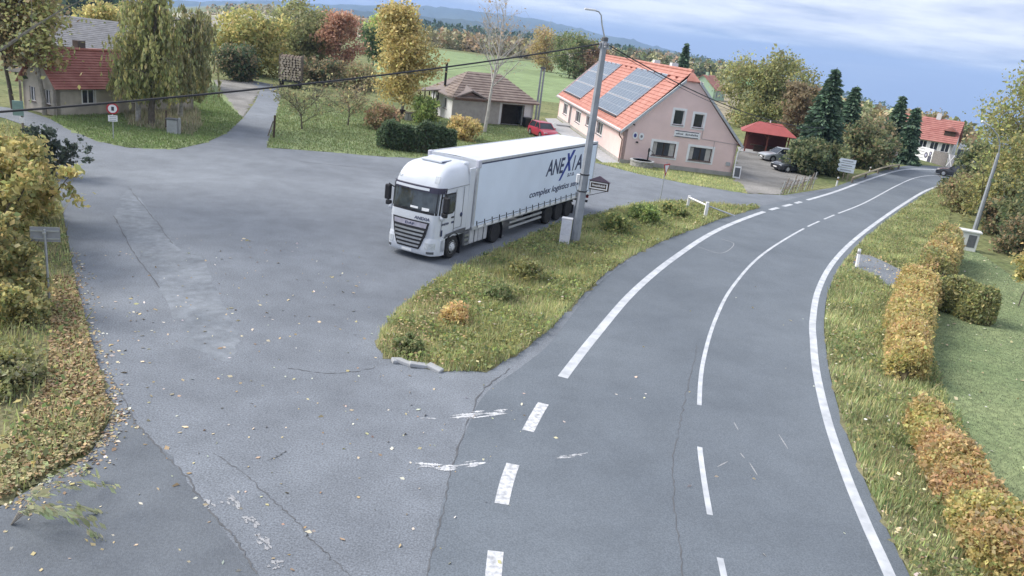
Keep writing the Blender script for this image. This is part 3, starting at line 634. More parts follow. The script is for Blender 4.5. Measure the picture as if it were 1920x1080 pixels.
# cab sides
for s in (1, -1):
    Y = s*1.222
    def sp(pts, name, mat, off=0., parent=truck, t=.012):
        pts = pts if s < 0 else pts[::-1]
        m = MB(); m.loft([[(x, (Y+s*off)-s*t, z) for x, z in pts], [(x, Y+s*off, z) for x, z in pts]] if s < 0 else [[(x, (Y+s*off)-s*t, z) for x, z in pts], [(x, Y+s*off, z) for x, z in pts]]); return m.build(name, mat, parent)
    sp([(.98, 1.98), (.88, 2.84), (.08, 2.84), (.08, 2.06), (.2, 1.98)], 'window_surround', BLACK, .012)
    sp([(.93, 2.04), (.84, 2.78), (.14, 2.78), (.14, 2.12), (.25, 2.04)], 'side_window', WSG, .018)
    for a, b in (((.03, 1.1), (.03, 2.95)), ((-.95, 3.05), (.95, 3.02)), ((1.0, 1.12), (.92, 2.95)), ((-.6, 1.3), (.03, 1.3)), ((-.58, 1.3), (-.58, 3.0))): 
        m = MB().tube([(a[0], Y+s*.004, a[1]), (b[0], Y+s*.004, b[1])], .009, 4).build('panel_gap', GREYP, truck)
    MB().bb(.1, .28, Y-s*.0, Y+s*.04, 1.78, 1.84).build('door_handle', BLACK, truck, bevel=.01); MB().lathe([(.09, 0), (.1, .012), (.06, .02), (.0, .02)], 16, 'y', (-.5, Y if s > 0 else Y-.02, 1.83)).build('side_badge', NAVY, truck)
    text('ANEXIA', .13, NAVY, truck, (1.0 if s > 0 else .3, Y+s*.016, 1.55), (-s, 0, 0), (0, 0, 1), shear=.15, width=.55)
    MB().bb(.05, .24, Y, Y+s*.008, 1.55, 1.63).build('side_decal', NAVY, truck); MB().bb(.88, 1.0, Y, Y+s*.008, 1.1, 1.36).build('warning_sticker', NAVY, truck)
    sp([(.75, .98), (.6, 1.14), (-.35, 1.2), (-.95, 1.2), (-.95, .98), (-.62, .98), (-.5, 1.02), (0, 1.12), (.45, 1.02)], 'wheel_arch', GREYP, .03)
    a = [(math.cos(t)*.62, math.sin(t)*.62+.5) for t in np.linspace(.2, 2.95, 11)]
    m = MB(); m.loft([[(p[0], s*.7, p[1]), (p[0], s*1.25, p[1]), (p[0]*.94, s*1.25, .5+(p[1]-.5)*.94), (p[0]*.94, s*.7, .5+(p[1]-.5)*.94)] for p in a]); m.build('arch_liner', BLACK, truck)
    MB().bb(-1.42, -.985, s*1.12, s*1.215, 1.05, 3.72).build('side_fairing', TW, truck, bevel=.03)
    MB().bb(.62, .98, s*.95, s*1.235, .4, .95).build('entry_step', TW, truck, bevel=.03)
    # mirrors
    mi = MB().bb(.98, 1.16, s*1.3, s*1.56, 2.15, 2.78).build('mirror', BLACK, truck, bevel=.05)
    MB().tube([(1.0, s*1.18, 2.7), (1.06, s*1.42, 2.82), (1.06, s*1.42, 2.7)], .025, 6).build('mirror_arm', BLACK, mi); MB().bb(.99, 1.14, s*1.24, s*1.5, 1.93, 2.13).build('wide_angle_mirror', BLACK, mi, bevel=.05)
    MB().lathe([(.02, -.1), (.11, -.06), (.13, 0), (.11, .06), (.02, .1)], 14, 'y', (1.02, s*1.27, 1.9)).build('kerb_mirror', TW, mi, smooth=40)
MB().bb(-.55, .25, -.5, .5, 3.9, 4.0).build('roof_hatch', TW, truck, bevel=.04); MB().bb(-.5, .2, -.52, .52, 3.93, 3.96).build('hatch_seal', NAVY, truck)
MB().bb(-1.3, -.9, -.95, .95, 3.4, 3.93).build('roof_spoiler', TW, truck, bevel=.08)
# trailer lettering on both sides
for s in (1, -1):
    y = s*1.279; xd = (-s, 0, 0)
    def tx(x): return x if s > 0 else XE+XT-x
    for chs, x0, w, mt in (('ANE', -8.5, 2.25, NAVY), ('I', -11.75, .3, NAVY), ('A', -12.2, .95, NAVY)):
        text(chs, 1.12, mt, truck, (tx(x0), y, 2.66), xd, (0, 0, 1), shear=.22, width=w)
    X = lambda u, z: (tx(-10.6-u) if s > 0 else tx(-10.6)+u, y + s*.003, 2.66+z)
    for p in ([(-.45, -.42), (-.2, -.42), (1.35, 1.1), (1.0, 1.1)], [(.28, .98), (.55, .98), (1.0, 0), (.7, 0)]): MB().quad(*[X(*q) for q in p]).build('lettering', BLUEX, truck)
    text('s.r.o.', .36, NAVY, truck, (tx(-11.25), y, 2.36), xd, (0, 0, 1), shear=.2, width=.95)
    text('complex logistics services', .44, NAVY, truck, (tx(-6.8), y, 1.74), xd, (0, 0, 1), shear=.22, width=7.3)
# ================================================================== BUILDINGS
PINK = M('pink_render', (.7, .53, .5), .9, .05, 1.2, bump=.15, bscale=50); PLINTH = M('grey_plinth', (.33, .32, .3), .9, .15, 3, bump=.3); TRIMW = M('white_trim', (.72, .72, .73), .7, .06, 3)
TILE = M('red_clay_tile', (.36, .145, .11), .75, col2=(.46, .225, .18), scale=1.6, bump=.5, bscale=9); TILE2 = M('dull_red_tile', (.29, .11, .095), .8, col2=(.4, .185, .16), scale=1.2, bump=.5, bscale=9); TILEB = M('brown_tile', (.17, .13, .115), .85, col2=(.27, .22, .19), scale=1.5, bump=.5, bscale=9)
GUTTER = M('gutter_zinc', (.33, .32, .32), .5, .1, 4, metal=.5); COPPER = M('brown_downpipe', (.16, .1, .08), .6, .1)
PV = M('solar_glass', (.1, .13, .17), .28, .22, 3.5, spec=.6); PVF = M('panel_frame', (.6, .62, .64), .4, .05, metal=.5); FLASH = M('white_flashing', (.62, .65, .68), .5, .08)
def wallm(mb, f, a0, a1, top, holes, t=.3, z0=0.):
    """f(a, depth, z) -> point; depth 0 is the outer face, t the inner"""
    cuts = sorted({a0, a1, *[h[0] for h in holes], *[h[1] for h in holes], *top[1]}); tp = top[0]
    for x0, x1 in zip(cuts, cuts[1:]):
        if x1-x0 < 1e-6: continue
        zs = [(z0, None)]; hs = sorted([h for h in holes if h[0] <= x0+1e-6 and h[1] >= x1-1e-6], key=lambda h: h[2]); lo = z0; segs = []
        for h in hs: segs.append((lo, h[2])); lo = h[3]
        segs.append((lo, None))
        for b, c_ in segs:
            ta, tb = (tp(x0), tp(x1)) if c_ is None else (c_, c_)
            mb.loft([[f(x0, t, b), f(x1, t, b), f(x1, t, tb), f(x0, t, ta)], [f(x0, 0, b), f(x1, 0, b), f(x1, 0, tb), f(x0, 0, ta)]])
def frame(mb, f, a0, a1, z0, z1, w, d0, d1):               # picture frame round an opening
    for b in ((a0-w, a1+w, z1, z1+w), (a0-w, a1+w, z0-w, z0), (a0-w, a0, z0, z1), (a1, a1+w, z0, z1)):
        mb.loft([[f(b[0], d1, b[2]), f(b[1], d1, b[2]), f(b[1], d1, b[3]), f(b[0], d1, b[3])], [f(b[0], d0, b[2]), f(b[1], d0, b[2]), f(b[1], d0, b[3]), f(b[0], d0, b[3])]])
def fbox(mb, f, a0, a1, z0, z1, d0, d1): mb.loft([[f(a0, d1, z0), f(a1, d1, z0), f(a1, d1, z1), f(a0, d1, z1)], [f(a0, d0, z0), f(a1, d0, z0), f(a1, d0, z1), f(a0, d0, z1)]]); return mb
def window(par, f, a0, a1, z0, z1, surround=.18, mull=1, glass=GLASS, fr=TRIMW, sill=True, curtain=False):
    m = MB(); fbox(m, f, a0, a1, z0, z1, .14, .16); w = m.build('window', glass, par)
    m = MB(); e = .05; frame(m, f, a0+e, a1-e, z0+e, z1-e, e, .08, .138); m.build('frame', DARKW if fr is None else fr, w)
    for k in range(mull):
        a = a0+(a1-a0)*(k+1)/(mull+1); m = MB(); fbox(m, f, a-.035, a+.035, z0+e, z1-e, .085, .137); m.build('mullion', DARKW if fr is None else fr, w)
    if surround:
        m = MB(); frame(m, f, a0, a1, z0, z1, surround, -.025, .02); m.build('surround', TRIMW, w)
    if sill: m = MB(); fbox(m, f, a0-.06, a1+.06, z0-.05, z0-.002, -.09, .1); m.build('sill', M('dark_sill', (.1, .06, .055), .6), w)
    if curtain:
        for q0, q1 in ((a0+.06, a0+.06+(a1-a0)*.16), (a1-.06-(a1-a0)*.22, a1-.06)):
            m = MB(); fbox(m, f, q0, q1, z0+.06, z1-.06, .1385, .1395); m.build('curtain', M('net_curtain', (.42, .4, .38), .9), w)
    return w
def tile_roof(par, e0, e1, r0, r1, n, mat, th=.05, name='tile_course', lift=.035):
    """courses of tiles from the eave line e0-e1 to the ridge line r0-r1"""
    e0, e1, r0, r1 = [np.array(p, float) for p in (e0, e1, r0, r1)]
    nrm = np.cross(e1-e0, r0-e0); nrm /= np.linalg.norm(nrm); nrm = nrm if nrm[2] > 0 else -nrm
    for k in range(n):
        s, t = k/n, (k+1.08)/n
        a, b, c_, d = e0+(r0-e0)*s, e1+(r1-e1)*s, e1+(r1-e1)*min(t, 1), e0+(r0-e0)*min(t, 1)
        m = MB(); lo = [a, b, c_, d]; hi = [a+nrm*(th+lift), b+nrm*(th+lift), c_+nrm*th*.6, d+nrm*th*.6]
        m.loft([lo, hi]); m.build(name, mat, par)

# ---- the pink house
hu, hv = math.radians(2), math.radians(98.3)
house = thing('pink_house', 'long pink rendered inn with red tiled roof and solar panels', 'house', (7.7, 66.7, 0))
HM = Matrix(((math.cos(hu), math.cos(hv), 0, 0), (math.sin(hu), math.sin(hv), 0, 0), (0, 0, 1, 0), (0, 0, 0, 1)))
HWID, HL, EV, RI, RX = 9.6, 33., 2.85, 7.9, 4.9
def HBm(): m = MB(); m.T = HM; return m
class HMB(MB):
    def __init__(s): super().__init__(); s.T = HM
_MB = MB
def roofz(a): return EV + (RI-EV)*(a/RX if a < RX else (HWID-a)/(HWID-RX))
ff = lambda a, d, z: (a, d, z); fl = lambda b, d, z: (d, HL-b, z) # front wall; left wall measured from the far end
fr_ = lambda b, d, z: (HWID-d, b, z); fb = lambda a, d, z: (HWID-a, HL-d, z)
MB = HMB
fw = [(2.57, 4.5, .97, 2.12), (5.71, 7.6, .95, 2.06), (3.88, 4.72, 3.7, 4.9), (5.58, 6.4, 3.66, 4.78)]
lw = [(HL-29.6, HL-27.0, .95, 2.15), (HL-25.6, HL-24.2, .25, 2.25), (HL-21.6, HL-18.8, .95, 2.1), (HL-15.8, HL-13.6, 1.25, 2.2), (HL-10.6, HL-8.0, 1.12, 2.25)]
m = MB(); top = (lambda a: min(roofz(a)-.12, 7.3), [4.3, RX, 5.45])
wallm(m, ff, 0, HWID, top, fw)
wallm(m, fl, 0, HL, (lambda a: EV, []), lw); wallm(m, fr_, 0, HL, (lambda a: EV, []), []); wallm(m, fb, 0, HWID, (lambda a: roofz(a)-.12, [HWID-RX]), [])
m.build('wall', PINK, house)
m = MB(); fbox(m, ff, -.03, HWID+.03, -.2, .32, -.03, .1); m.build('plinth', PLINTH, house); m = MB(); fbox(m, fl, 0, HL-.11, -.2, .3, -.03, .1); m.build('plinth', PLINTH, house)
for i, h in enumerate(fw): window(house, ff, *h, surround=.2 if i < 2 else .17, mull=1 if i < 2 else 0, curtain=i < 2, fr=None if i < 2 else TRIMW)
for i, h in enumerate(lw):
    if i == 1:
        m = MB(); fbox(m, fl, h[0], h[1], .02, h[3], .12, .17); dr = m.build('door', M('grey_door', (.17, .16, .16), .5), house); m = MB(); frame(m, fl, h[0], h[1], .05, h[3], .1, -.02, .02); m.build('door_frame', TRIMW, dr)
        m = MB(); fbox(m, fl, h[0]-.6, h[1]+.6, 0, .16, -1.6, -.02); m.build('door_step', CONC, house)
    else: window(house, fl, *h, surround=.16, mull=1)
# roof
ov = .38; dz = (RI-EV)/RX; ez = EV-ov*dz+.12
tile_roof(house, (-ov, -.22, ez), (-ov, HL+.25, ez), (RX, .45, RI+.12), (RX, HL+.25, RI+.12), 19, TILE)
dz2 = (RI-EV)/(HWID-RX); ez2 = EV-ov*dz2+.12
tile_roof(house, (HWID+ov, HL+.25, ez2), (HWID+ov, -.22, ez2), (RX, HL+.25, RI+.12), (RX, .45, RI+.12), 19, TILE)
m = MB(); m.quad((4.25, -.24, 7.32), (5.5, -.24, 7.32), (RX, .5, RI+.2)); m.quad((4.25, -.24, 7.25), (RX, .5, RI+.05), (5.5, -.24, 7.25)); m.build('half_hip', TILE, house)
m = MB(); m.tube([(RX, .4, RI+.2), (RX, HL+.2, RI+.2)], .13, 8); m.build('ridge_tiles', TILE, house)
for k in range(14):
    b = 2+k*2.2; m = MB(); m.box((RX-.75, b, RI+.2-.75*dz+.1), (.22, .16, .14)); m.build('snow_guard', M('tile_dark', (.25, .07, .05), .7), house)
def verge(pts, mat, w=.16, h=.2, name='bargeboard'):
    m = MB(); m.loft([[(p[0], p[1]-w, p[2]-h), (p[0], p[1], p[2]-h), (p[0], p[1], p[2]+.06), (p[0], p[1]-w, p[2]+.06)] for p in pts]); m.build(name, mat, house)
verge([(-ov, -.2, ez+.06), (4.3, -.2, 7.36)], M('verge_flashing', (.38, .4, .42), .6)); verge([(5.45, -.2, 7.36), (HWID+ov, -.2, ez2+.06)], M('verge_flashing', (.38,)*3)); verge([(-ov, HL+.3, ez+.1), (RX, HL+.3, RI+.2)], M('verge_flashing', (.38,)*3))
for x, z in ((-ov-.06, ez), (HWID+ov+.06, ez2)): m = MB(); m.tube([(x, -.25, z+.02), (x, HL+.25, z+.02)], .08, 6); m.build('gutter', GUTTER, house)
for p in ([(-ov-.06, -.15, ez), (-ov-.06, -.15, ez-.25), (-.12, -.1, ez-.6), (-.12, -.1, .1)], [(HWID+ov, -.15, ez2), (HWID+.12, -.1, ez2-.5), (HWID+.12, -.1, .1)]): m = MB(); m.tube(p, .055, 8); m.build('downpipe', COPPER if p[0][0] < 0 else TRIMW, house)
m = MB(); m.bb(-ov, .0, 0, HL, EV-.16, EV-.08); m.build('soffit', TRIMW, house)
for b, a in ((10, 6.2), (17, 6.5)): m = MB(); m.bb(a-.3, a+.3, b-.35, b+.35, 6.2, RI+.55); m.build('chimney', TRIMW, house)
# solar panels: 3 rows of portrait panels in two fields
sl = math.hypot(RX, RI-EV); ang = math.atan2(RI-EV, RX); PW, PH = 1.03, 1.83
def rp(t, b, h): return (t*math.cos(ang)-h*math.sin(ang), b, EV+.12+t*math.sin(ang)+h*math.cos(ang))
pan = fr0 = None
for b0, cols in ((4.5, 10), (21.7, 10)):
    for i in range(3):
        for k in range(cols):
            t0_, bb0 = .55+i*(PH+.06), b0+k*(PW+.02)
            m = _MB(); P8 = lambda t0, t1, q0, q1, h0, h1: m.loft([[HM @ Vector(rp(t, q, h)) for t, q in ((t0, q0), (t1, q0), (t1, q1), (t0, q1))] for h in (h1, h0)])
            P8(t0_+.03, t0_+PH-.03, bb0+.02, bb0+PW-.02, .12, .17); p = m.build('solar_panel', PV, house)
            m = _MB(); 
            for e in ((t0_, t0_+.045, bb0, bb0+PW), (t0_+PH-.045, t0_+PH, bb0, bb0+PW), (t0_+.045, t0_+PH-.045, bb0, bb0+.025), (t0_+.045, t0_+PH-.045, bb0+PW-.025, bb0+PW), (t0_+PH/2-.008, t0_+PH/2+.008, bb0+.02, bb0+PW-.02)): P8(*e, .115, .178)
            m.build('panel_frame', PVF, p)
    for t in (.35, ): m = _MB(); m.loft([[HM @ Vector(rp(t_, q, h)) for t_, q in ((t, b0-.05), (t+.12, b0-.05), (t+.12, b0+cols*1.05+.05), (t, b0+cols*1.05+.05))] for h in (.2, .08)]); m.build('mounting_rail', BLACK, house)
# sign board, shields, lamp, cable duct, wall boxes
INK = M('dark_ink', (.05, .05, .065), .6, .1)
m = MB(); fbox(m, ff, 4.15, 6.35, 2.72, 3.28, -.06, -.004); sb = m.build('sign_board', TRIMW, house)
for z in (2.74, 3.2): m = MB(); fbox(m, ff, 4.2, 6.2, z, z+.06, -.075, -.061); m.build('board_edge', INK, sb)
rs = random.Random(4)
x = 4.3
while x < 6.15:
    w = rs.uniform(.05, .11); h = rs.uniform(.1, .17)
    if not 4.88 < x < 5.02: m = MB(); fbox(m, ff, x, x+w*.6, 2.93, 2.93+h, -.068, -.061); m.build('letter_stroke', INK, sb)
    x += w
def disc(par, a, z, rx, rz, mat, name, y0, n=18):
    m = MB(); P_ = [(a+rx*math.cos(2*math.pi*k/n), z+rz*math.sin(2*math.pi*k/n)) for k in range(n)]
    m.loft([[(x, y0+.02, z_) for x, z_ in P_], [(x, y0, z_) for x, z_ in P_]]); return m.build(name, mat, par)
d1 = disc(house, .93, 2.42, .22, .3, TRIMW, 'shield_plate', -.06); disc(d1, .93, 2.42, .12, .17, M('shield_blue', (.04, .05, .2), .5), 'emblem', -.075, 10)
d2 = disc(house, 1.47, 2.4, .22, .3, TRIMW, 'shield_plate', -.06); disc(d2, 1.47, 2.4, .1, .12, M('emblem_grey', (.2, .2, .22), .5), 'emblem', -.075, 10)
m = MB(); m.bb(1.08, 1.26, -.12, -.004, 1.82, 1.94); m.build('wall_box', BLACK, house); m = MB(); m.tube([(.55, -.15, 3.35), (.75, -.22, 3.25)], .05, 6); m.build('wall_lamp', BLACK, house)
for p in ([(6.5, -.02, 2.8), (6.5, -.02, 3.6)], [(6.5, -.02, 2.8), (HWID, -.02, 2.66)], [(7.65, -.02, 2.75), (7.62, -.02, 1.0)]): m = MB(); m.tube(p, .018, 4); m.build('cable_duct', GUTTER, house)
m = MB(); m.bb(8.95, 9.3, -.1, -.004, .85, 1.15); m.build('meter_box', CONC, house)
MB = _MB
def hloc(a, b, z=0): p = HM @ Vector((a, b, z)); return (7.7+p[0], 66.7+p[1], p[2])
# menu board leaning at the corner, stone trough with hand pump
t = thing('menu_board', 'small white framed menu board standing at the right corner of the pink inn', 'board', hloc(9.75, -.75), hu)
MB().box((0, 0, .5), (.62, .05, 1.0), Matrix.Rotation(-.12, 3, 'X')).build('board_frame', TRIMW, t, bevel=.01); MB().box((0, -.035, .5), (.44, .02, .74), Matrix.Rotation(-.12, 3, 'X')).build('chalk_panel', GREYP, t); MB().box((0, .2, .45), (.5, .04, .95), Matrix.Rotation(.25, 3, 'X')).build('support', WOODG, t)
t = thing('stone_trough', 'low round stone well trough in front of the pink inn', 'trough', hloc(1.6, -1.0))
MB().lathe([(.9, 0), (.98, .08), (.98, .42), (1.02, .45), (1.02, .55), (.84, .55), (.84, .2), (.02, .2)], 22).build('basin', M('rubble_stone', (.27, .26, .25), .9, .3, 5, bump=.6, bscale=8), t, smooth=35); MB().lathe([(1.03, .552), (1.03, .585), (.82, .585), (.82, .552)], 22).build('rim', CONC, t)
t = thing('hand_pump', 'slim black iron hand pump beside the stone trough', 'pump', hloc(2.15, -.55))
MB().lathe([(.1, 0), (.1, .08), (.055, .12), (.055, 1.25), (.085, 1.28), (.085, 1.5), (.02, 1.6)], 12).build('column', BLACK, t, smooth=35); MB().tube([(0, 0, .95), (0, -.3, .98), (0, -.34, .88)], .03, 6).build('spout', BLACK, t); MB().tube([(0, 0, 1.45), (.35, 0, 1.3), (.5, 0, .95)], .018, 5).build('handle', BLACK, t)

# ---- garage cottage beside the bare birch
gx0, gx1 = G(850, 228)[:2], G(996, 238)[:2]
gd = gx1-gx0; GLn = float(np.hypot(*gd)); ga = math.atan2(gd[1], gd[0])
cot = thing('grey_cottage', 'low grey cottage with brown tiled roof and open garage door', 'cottage', (gx0[0], gx0[1], 0), ga)
GREYR = M('grey_render', (.36, .34, .32), .9, .12, 2.5, bump=.3, bscale=30); WHR = M('white_render', (.62, .62, .63), .9, .05, 2)
GD = 7.2; GE = 2.55; GR = 4.9
m = MB(); gf = lambda a, d, z: (a, d, z); gl = lambda b, d, z: (d, GD-b, z); gr = lambda b, d, z: (GLn-d, b, z); gb = lambda a, d, z: (GLn-a, GD-d, z)
gho = [(GLn*.60, GLn*.87, .1, 2.1)]
wallm(m, gf, 0, GLn*.56, (lambda a: GE, []), []); m.build('wall', GREYR, cot)
m = MB(); wallm(m, gf, GLn*.56, GLn, (lambda a: GE, []), gho); wallm(m, gr, 0, GD, (lambda a: GE, []), []); wallm(m, gb, 0, GLn, (lambda a: GE, []), []); wallm(m, gl, 0, GD, (lambda a: GE, []), [(1.5, 2.5, 1, 2.1), (4, 5, 1, 2.1)]); m.build('wall', WHR, cot)
for h in ((1.5, 2.5, 1, 2.1), (4, 5, 1, 2.1)): window(cot, gl, *h, surround=.1)
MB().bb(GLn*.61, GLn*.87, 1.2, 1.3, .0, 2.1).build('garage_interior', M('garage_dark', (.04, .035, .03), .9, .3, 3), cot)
m = MB(); frame(m, gf, *gho[0], .09, -.03, .08); m.build('door_frame', DARKW, cot)
o = .5; q = 2.6
tile_roof(cot, (-o, -o, GE-.1), (GLn+o, -o, GE-.1), (q, GD/2, GR), (GLn-q, GD/2, GR), 11, TILEB); tile_roof(cot, (GLn+o, GD+o, GE-.1), (-o, GD+o, GE-.1), (GLn-q, GD/2, GR), (q, GD/2, GR), 11, TILEB)
tile_roof(cot, (GLn+o, -o, GE-.1), (GLn+o, GD+o, GE-.1), (GLn-q, GD/2, GR), (GLn-q, GD/2, GR+.01), 11, TILEB); tile_roof(cot, (-o, GD+o, GE-.1), (-o, -o, GE-.1), (q, GD/2, GR), (q, GD/2, GR+.01), 11, TILEB)
m = MB(); m.tube([(-.3, -o, GE-.12), (GLn+.3, -o, GE-.12)], .06, 6); m.build('gutter', COPPER, cot)
# left wing with its own low gable, flue and porch
FLAT = M('brown_sheet_roof', (.2, .165, .155), .7, .08, 1)
m = MB(); m.bb(-.3, 3.4, -.12, -.004, 0, 2.2); m.build('wing_wall', GREYR, cot)
m = MB(); m.loft([[(-.5, -.5, 2.3), (1.6, -.5, 3.15), (3.8, -.5, 2.3), (3.8, -.5, 2.42), (1.6, -.5, 3.3), (-.5, -.5, 2.42)], [(-.7, 4.6, 2.6), (1.6, 4.6, 4.1), (3.8, 4.6, 2.6), (3.8, 4.6, 2.72), (1.6, 4.6, 4.25), (-.7, 4.6, 2.72)]]); m.build('wing_roof', FLAT, cot)
m = MB(); m.quad((-.3, -.13, 2.2), (3.4, -.13, 2.2), (1.6, -.13, 3.05)); m.build('gable_boards', M('brown_boards', (.26, .17, .15), .8), cot)
m = MB(); m.tube([(.2, 3.8, 3.2), (.2, 3.8, 5.6)], .13, 10); m.build('flue', BLACK, cot)
for k in range(5):
    m = MB(); m.bb(-2.4+k*.5, -2.3+k*.5, 4.0, 4.1, 0, 2.5); m.build('porch_post', DARKW, cot)
m = MB(); m.box((-1.3, 4.6, 2.65), (3.0, 2.2, .1), Matrix.Rotation(-.12, 3, 'Y')); m.build('porch_roof', FLAT, cot)
for z in (.5, 1.0): m = MB(); m.bb(-2.4, -.2, 4.02, 4.08, z-.05, z+.05); m.build('porch_rail', DARKW, cot)

# ---- old house at the far left
lp = G(107, 218)
lh = thing('red_roofed_farmhouse', 'old plastered farmhouse with faded red roof behind the weeping birches', 'house', (lp[0], lp[1], 0), math.radians(-24))
OLDW = M('old_plaster', (.42, .38, .33), .95, .2, 1.4, bump=.4, bscale=12)
LW, LL, LE = 3.5, 12., 2.1; LR = LE+2.2
lf = lambda a, d, z: (-LW+a, d, z); ls = lambda b, d, z: (-d, b, z); lb = lambda b, d, z: (-LW+d, LL-b, z); lk = lambda a, d, z: (-a, LL-d, z)
tp = (lambda a: LE+(LR-LE)*(1-abs(a-LW/2)/(LW/2))-.05, [LW/2])
gh = [(.7, 1.3, .7, 1.7), (2.3, 2.9, .7, 1.7)]; sh = [(2.0, 3.0, .8, 1.8), (6, 7, .8, 1.8), (9.5, 10.5, .8, 1.8)]
m = MB(); wallm(m, lf, 0, LW, tp, gh); wallm(m, ls, 0, LL, (lambda a: LE, []), sh); wallm(m, lb, 0, LL, (lambda a: LE, []), []); wallm(m, lk, 0, LW, tp, []); m.build('wall', OLDW, lh)
for h in gh: window(lh, lf, *h, surround=.0)
for h in sh: window(lh, ls, *h, surround=.08)
tile_roof(lh, (.35, -.3, LE-.25), (.35, LL+.3, LE-.25), (-LW/2, -.3, LR), (-LW/2, LL+.3, LR), 15, TILE2); tile_roof(lh, (-LW-.35, LL+.3, LE-.25), (-LW-.35, -.3, LE-.25), (-LW/2, LL+.3, LR), (-LW/2, -.3, LR), 15, TILE2)
m = MB(); m.tube([(-LW/2, -.35, LR+.1), (-LW/2, LL+.3, LR+.1)], .12, 6); m.build('ridge_tiles', TILE2, lh)
for y in (3.2, 8.5): MB().bb(-LW/2-.7, -LW/2-.1, y, y+.6, LR-1, LR+.7).build('chimney', M('sooty_brick', (.12, .1, .1), .9), lh)
# grey barn behind it
bp = G(180, 150)
bn = thing('grey_barn', 'grey slate-roofed barn behind the red roofed farmhouse', 'barn', (bp[0], bp[1], 0), .25)
SLATE = M('grey_slate', (.19, .19, .2), .8, .2, 2, bump=.4, bscale=8)
m = MB(); m.bb(-8, 8, 0, 7, 0, 3.0); m.build('wall', OLDW, bn)
tile_roof(bn, (-8.4, -.4, 2.9), (8.4, -.4, 2.9), (-8.4, 3.5, 5.6), (8.4, 3.5, 5.6), 16, SLATE, lift=.0); tile_roof(bn, (8.4, 7.4, 2.9), (-8.4, 7.4, 2.9), (8.4, 3.5, 5.6), (-8.4, 3.5, 5.6), 10, SLATE)

# ---- small houses along the road at the right
def cottage(px, rz, W_, D_, E_, R_, wall, roof, label, dormer=False, wins=(.2, .5, .8), n=12):
    p = GT(*px); t = thing('village_house', label, 'house', p, rz)
    f1 = lambda a, d, z: (a, d, z); f2 = lambda b, d, z: (W_-d, b, z); f3 = lambda a, d, z: (W_-a, D_-d, z); f4 = lambda b, d, z: (d, D_-b, z)
    hs = [(W_*k-.5, W_*k+.5, .9, 2.1) for k in wins]; g = (lambda a: E_+(R_-E_)*(1-abs(a-D_/2)/(D_/2))-.06, [D_/2])
    m = MB(); wallm(m, f1, 0, W_, (lambda a: E_, []), hs, z0=-1.5); wallm(m, f2, 0, D_, g, [], z0=-1.5); wallm(m, f3, 0, W_, (lambda a: E_, []), [], z0=-1.5); wallm(m, f4, 0, D_, g, [(D_/2-.4, D_/2+.4, E_+.2, E_+1.2)], z0=-1.5); m.build('wall', wall, t)
    for h in hs: window(t, f1, *h, surround=.1)
    window(t, f4, D_/2-.4, D_/2+.4, E_+.2, E_+1.2, surround=.1, mull=0)
    tile_roof(t, (-.3, -.4, E_-.15), (W_+.3, -.4, E_-.15), (-.3, D_/2, R_), (W_+.3, D_/2, R_), n, roof); tile_roof(t, (W_+.3, D_+.4, E_-.15), (-.3, D_+.4, E_-.15), (W_+.3, D_/2, R_), (-.3, D_/2, R_), n, roof)
    MB().bb(W_*.3, W_*.3+.6, D_/2-.3, D_/2+.3, R_-.8, R_+.7).build('chimney', wall, t)
    if dormer:
        dm = MB().bb(W_*.66, W_*.66+1.4, .6, 2.2, E_+.4, E_+1.5).build('dormer', DARKW, t); MB().loft([[(W_*.66-.2, .4, E_+1.5), (W_*.66+1.6, .4, E_+1.5), (W_*.66+.7, .4, E_+2.1)], [(W_*.66-.2, 2.6, E_+1.5), (W_*.66+1.6, 2.6, E_+1.5), (W_*.66+.7, 2.6, E_+2.1)]]).build('dormer_roof', roof, dm)
    return t
cottage((1711, 288), math.radians(-32), 4.8, 6, 2.3, 5.2, WHR, TILE2, 'white house with long red roof behind the painted wall at the bend', True)
cottage((1668, 262), math.radians(-25), 4.5, 6, 2.4, 5.0, M('ochre_render', (.4, .33, .24), .9), TILE, 'ochre house with orange roof half hidden by the roadside spruces')
cottage((1337, 190), math.radians(60), 8, 7, 2.6, 5.6, M('mint_render', (.36, .5, .36), .9), TILE, 'mint green house with red roof behind the pink inn')
# ---- open-sided shelter with red roof
gp = G(1432, 287); gz = thing('red_roofed_gazebo', 'timber shelter with low red roof beside the parked cars', 'gazebo', gp, math.radians(-12))
RS = M('red_sheet_roof', (.3, .075, .07), .6, .1, 2)
for x in (-2.2, 0, 2.2):
    for y in (-1.5, 1.5):
        po = MB().bb(x-.08, x+.08, y-.08, y+.08, 0, 2.2).build('post', M('red_timber', (.2, .07, .05), .75, .2), gz)
        for s in (-1, 1):
            if abs(x+s*.5) < 2.4: MB().tube([(x, y, 1.6), (x+s*.5, y, 2.18)], .05, 4).build('brace', M('red_timber', (.2,)*3), gz)
MB().bb(-2.2, 2.2, 1.42, 1.5, .05, 2.0).build('back_boards', M('maroon_boards', (.12, .04, .04), .8), gz)
R4 = [(-2.9, -2.2, 2.2), (2.9, -2.2, 2.2), (2.9, 2.2, 2.2), (-2.9, 2.2, 2.2)]; A1, A2 = (-1.2, 0, 3.3), (1.2, 0, 3.3)
for f in ((R4[0], R4[1], A2, A1), (R4[1], R4[2], A2), (R4[2], R4[3], A1, A2), (R4[3], R4[0], A1)):
    m = MB(); v = [Vector(p) for p in f]; nn = (v[1]-v[0]).cross(v[-1]-v[0]).normalized(); m.loft([v, [p+nn*.06 for p in v]]); m.build('roof_slope', RS, gz)
MB().tube([(0, 0, 3.3), (0, 0, 3.65)], .06, 6).build('finial', TRIMW, gz); MB().bb(-2.8, 2.8, -2.0, 2.0, -.02, .06).build('floor_slab', CONC, gz)
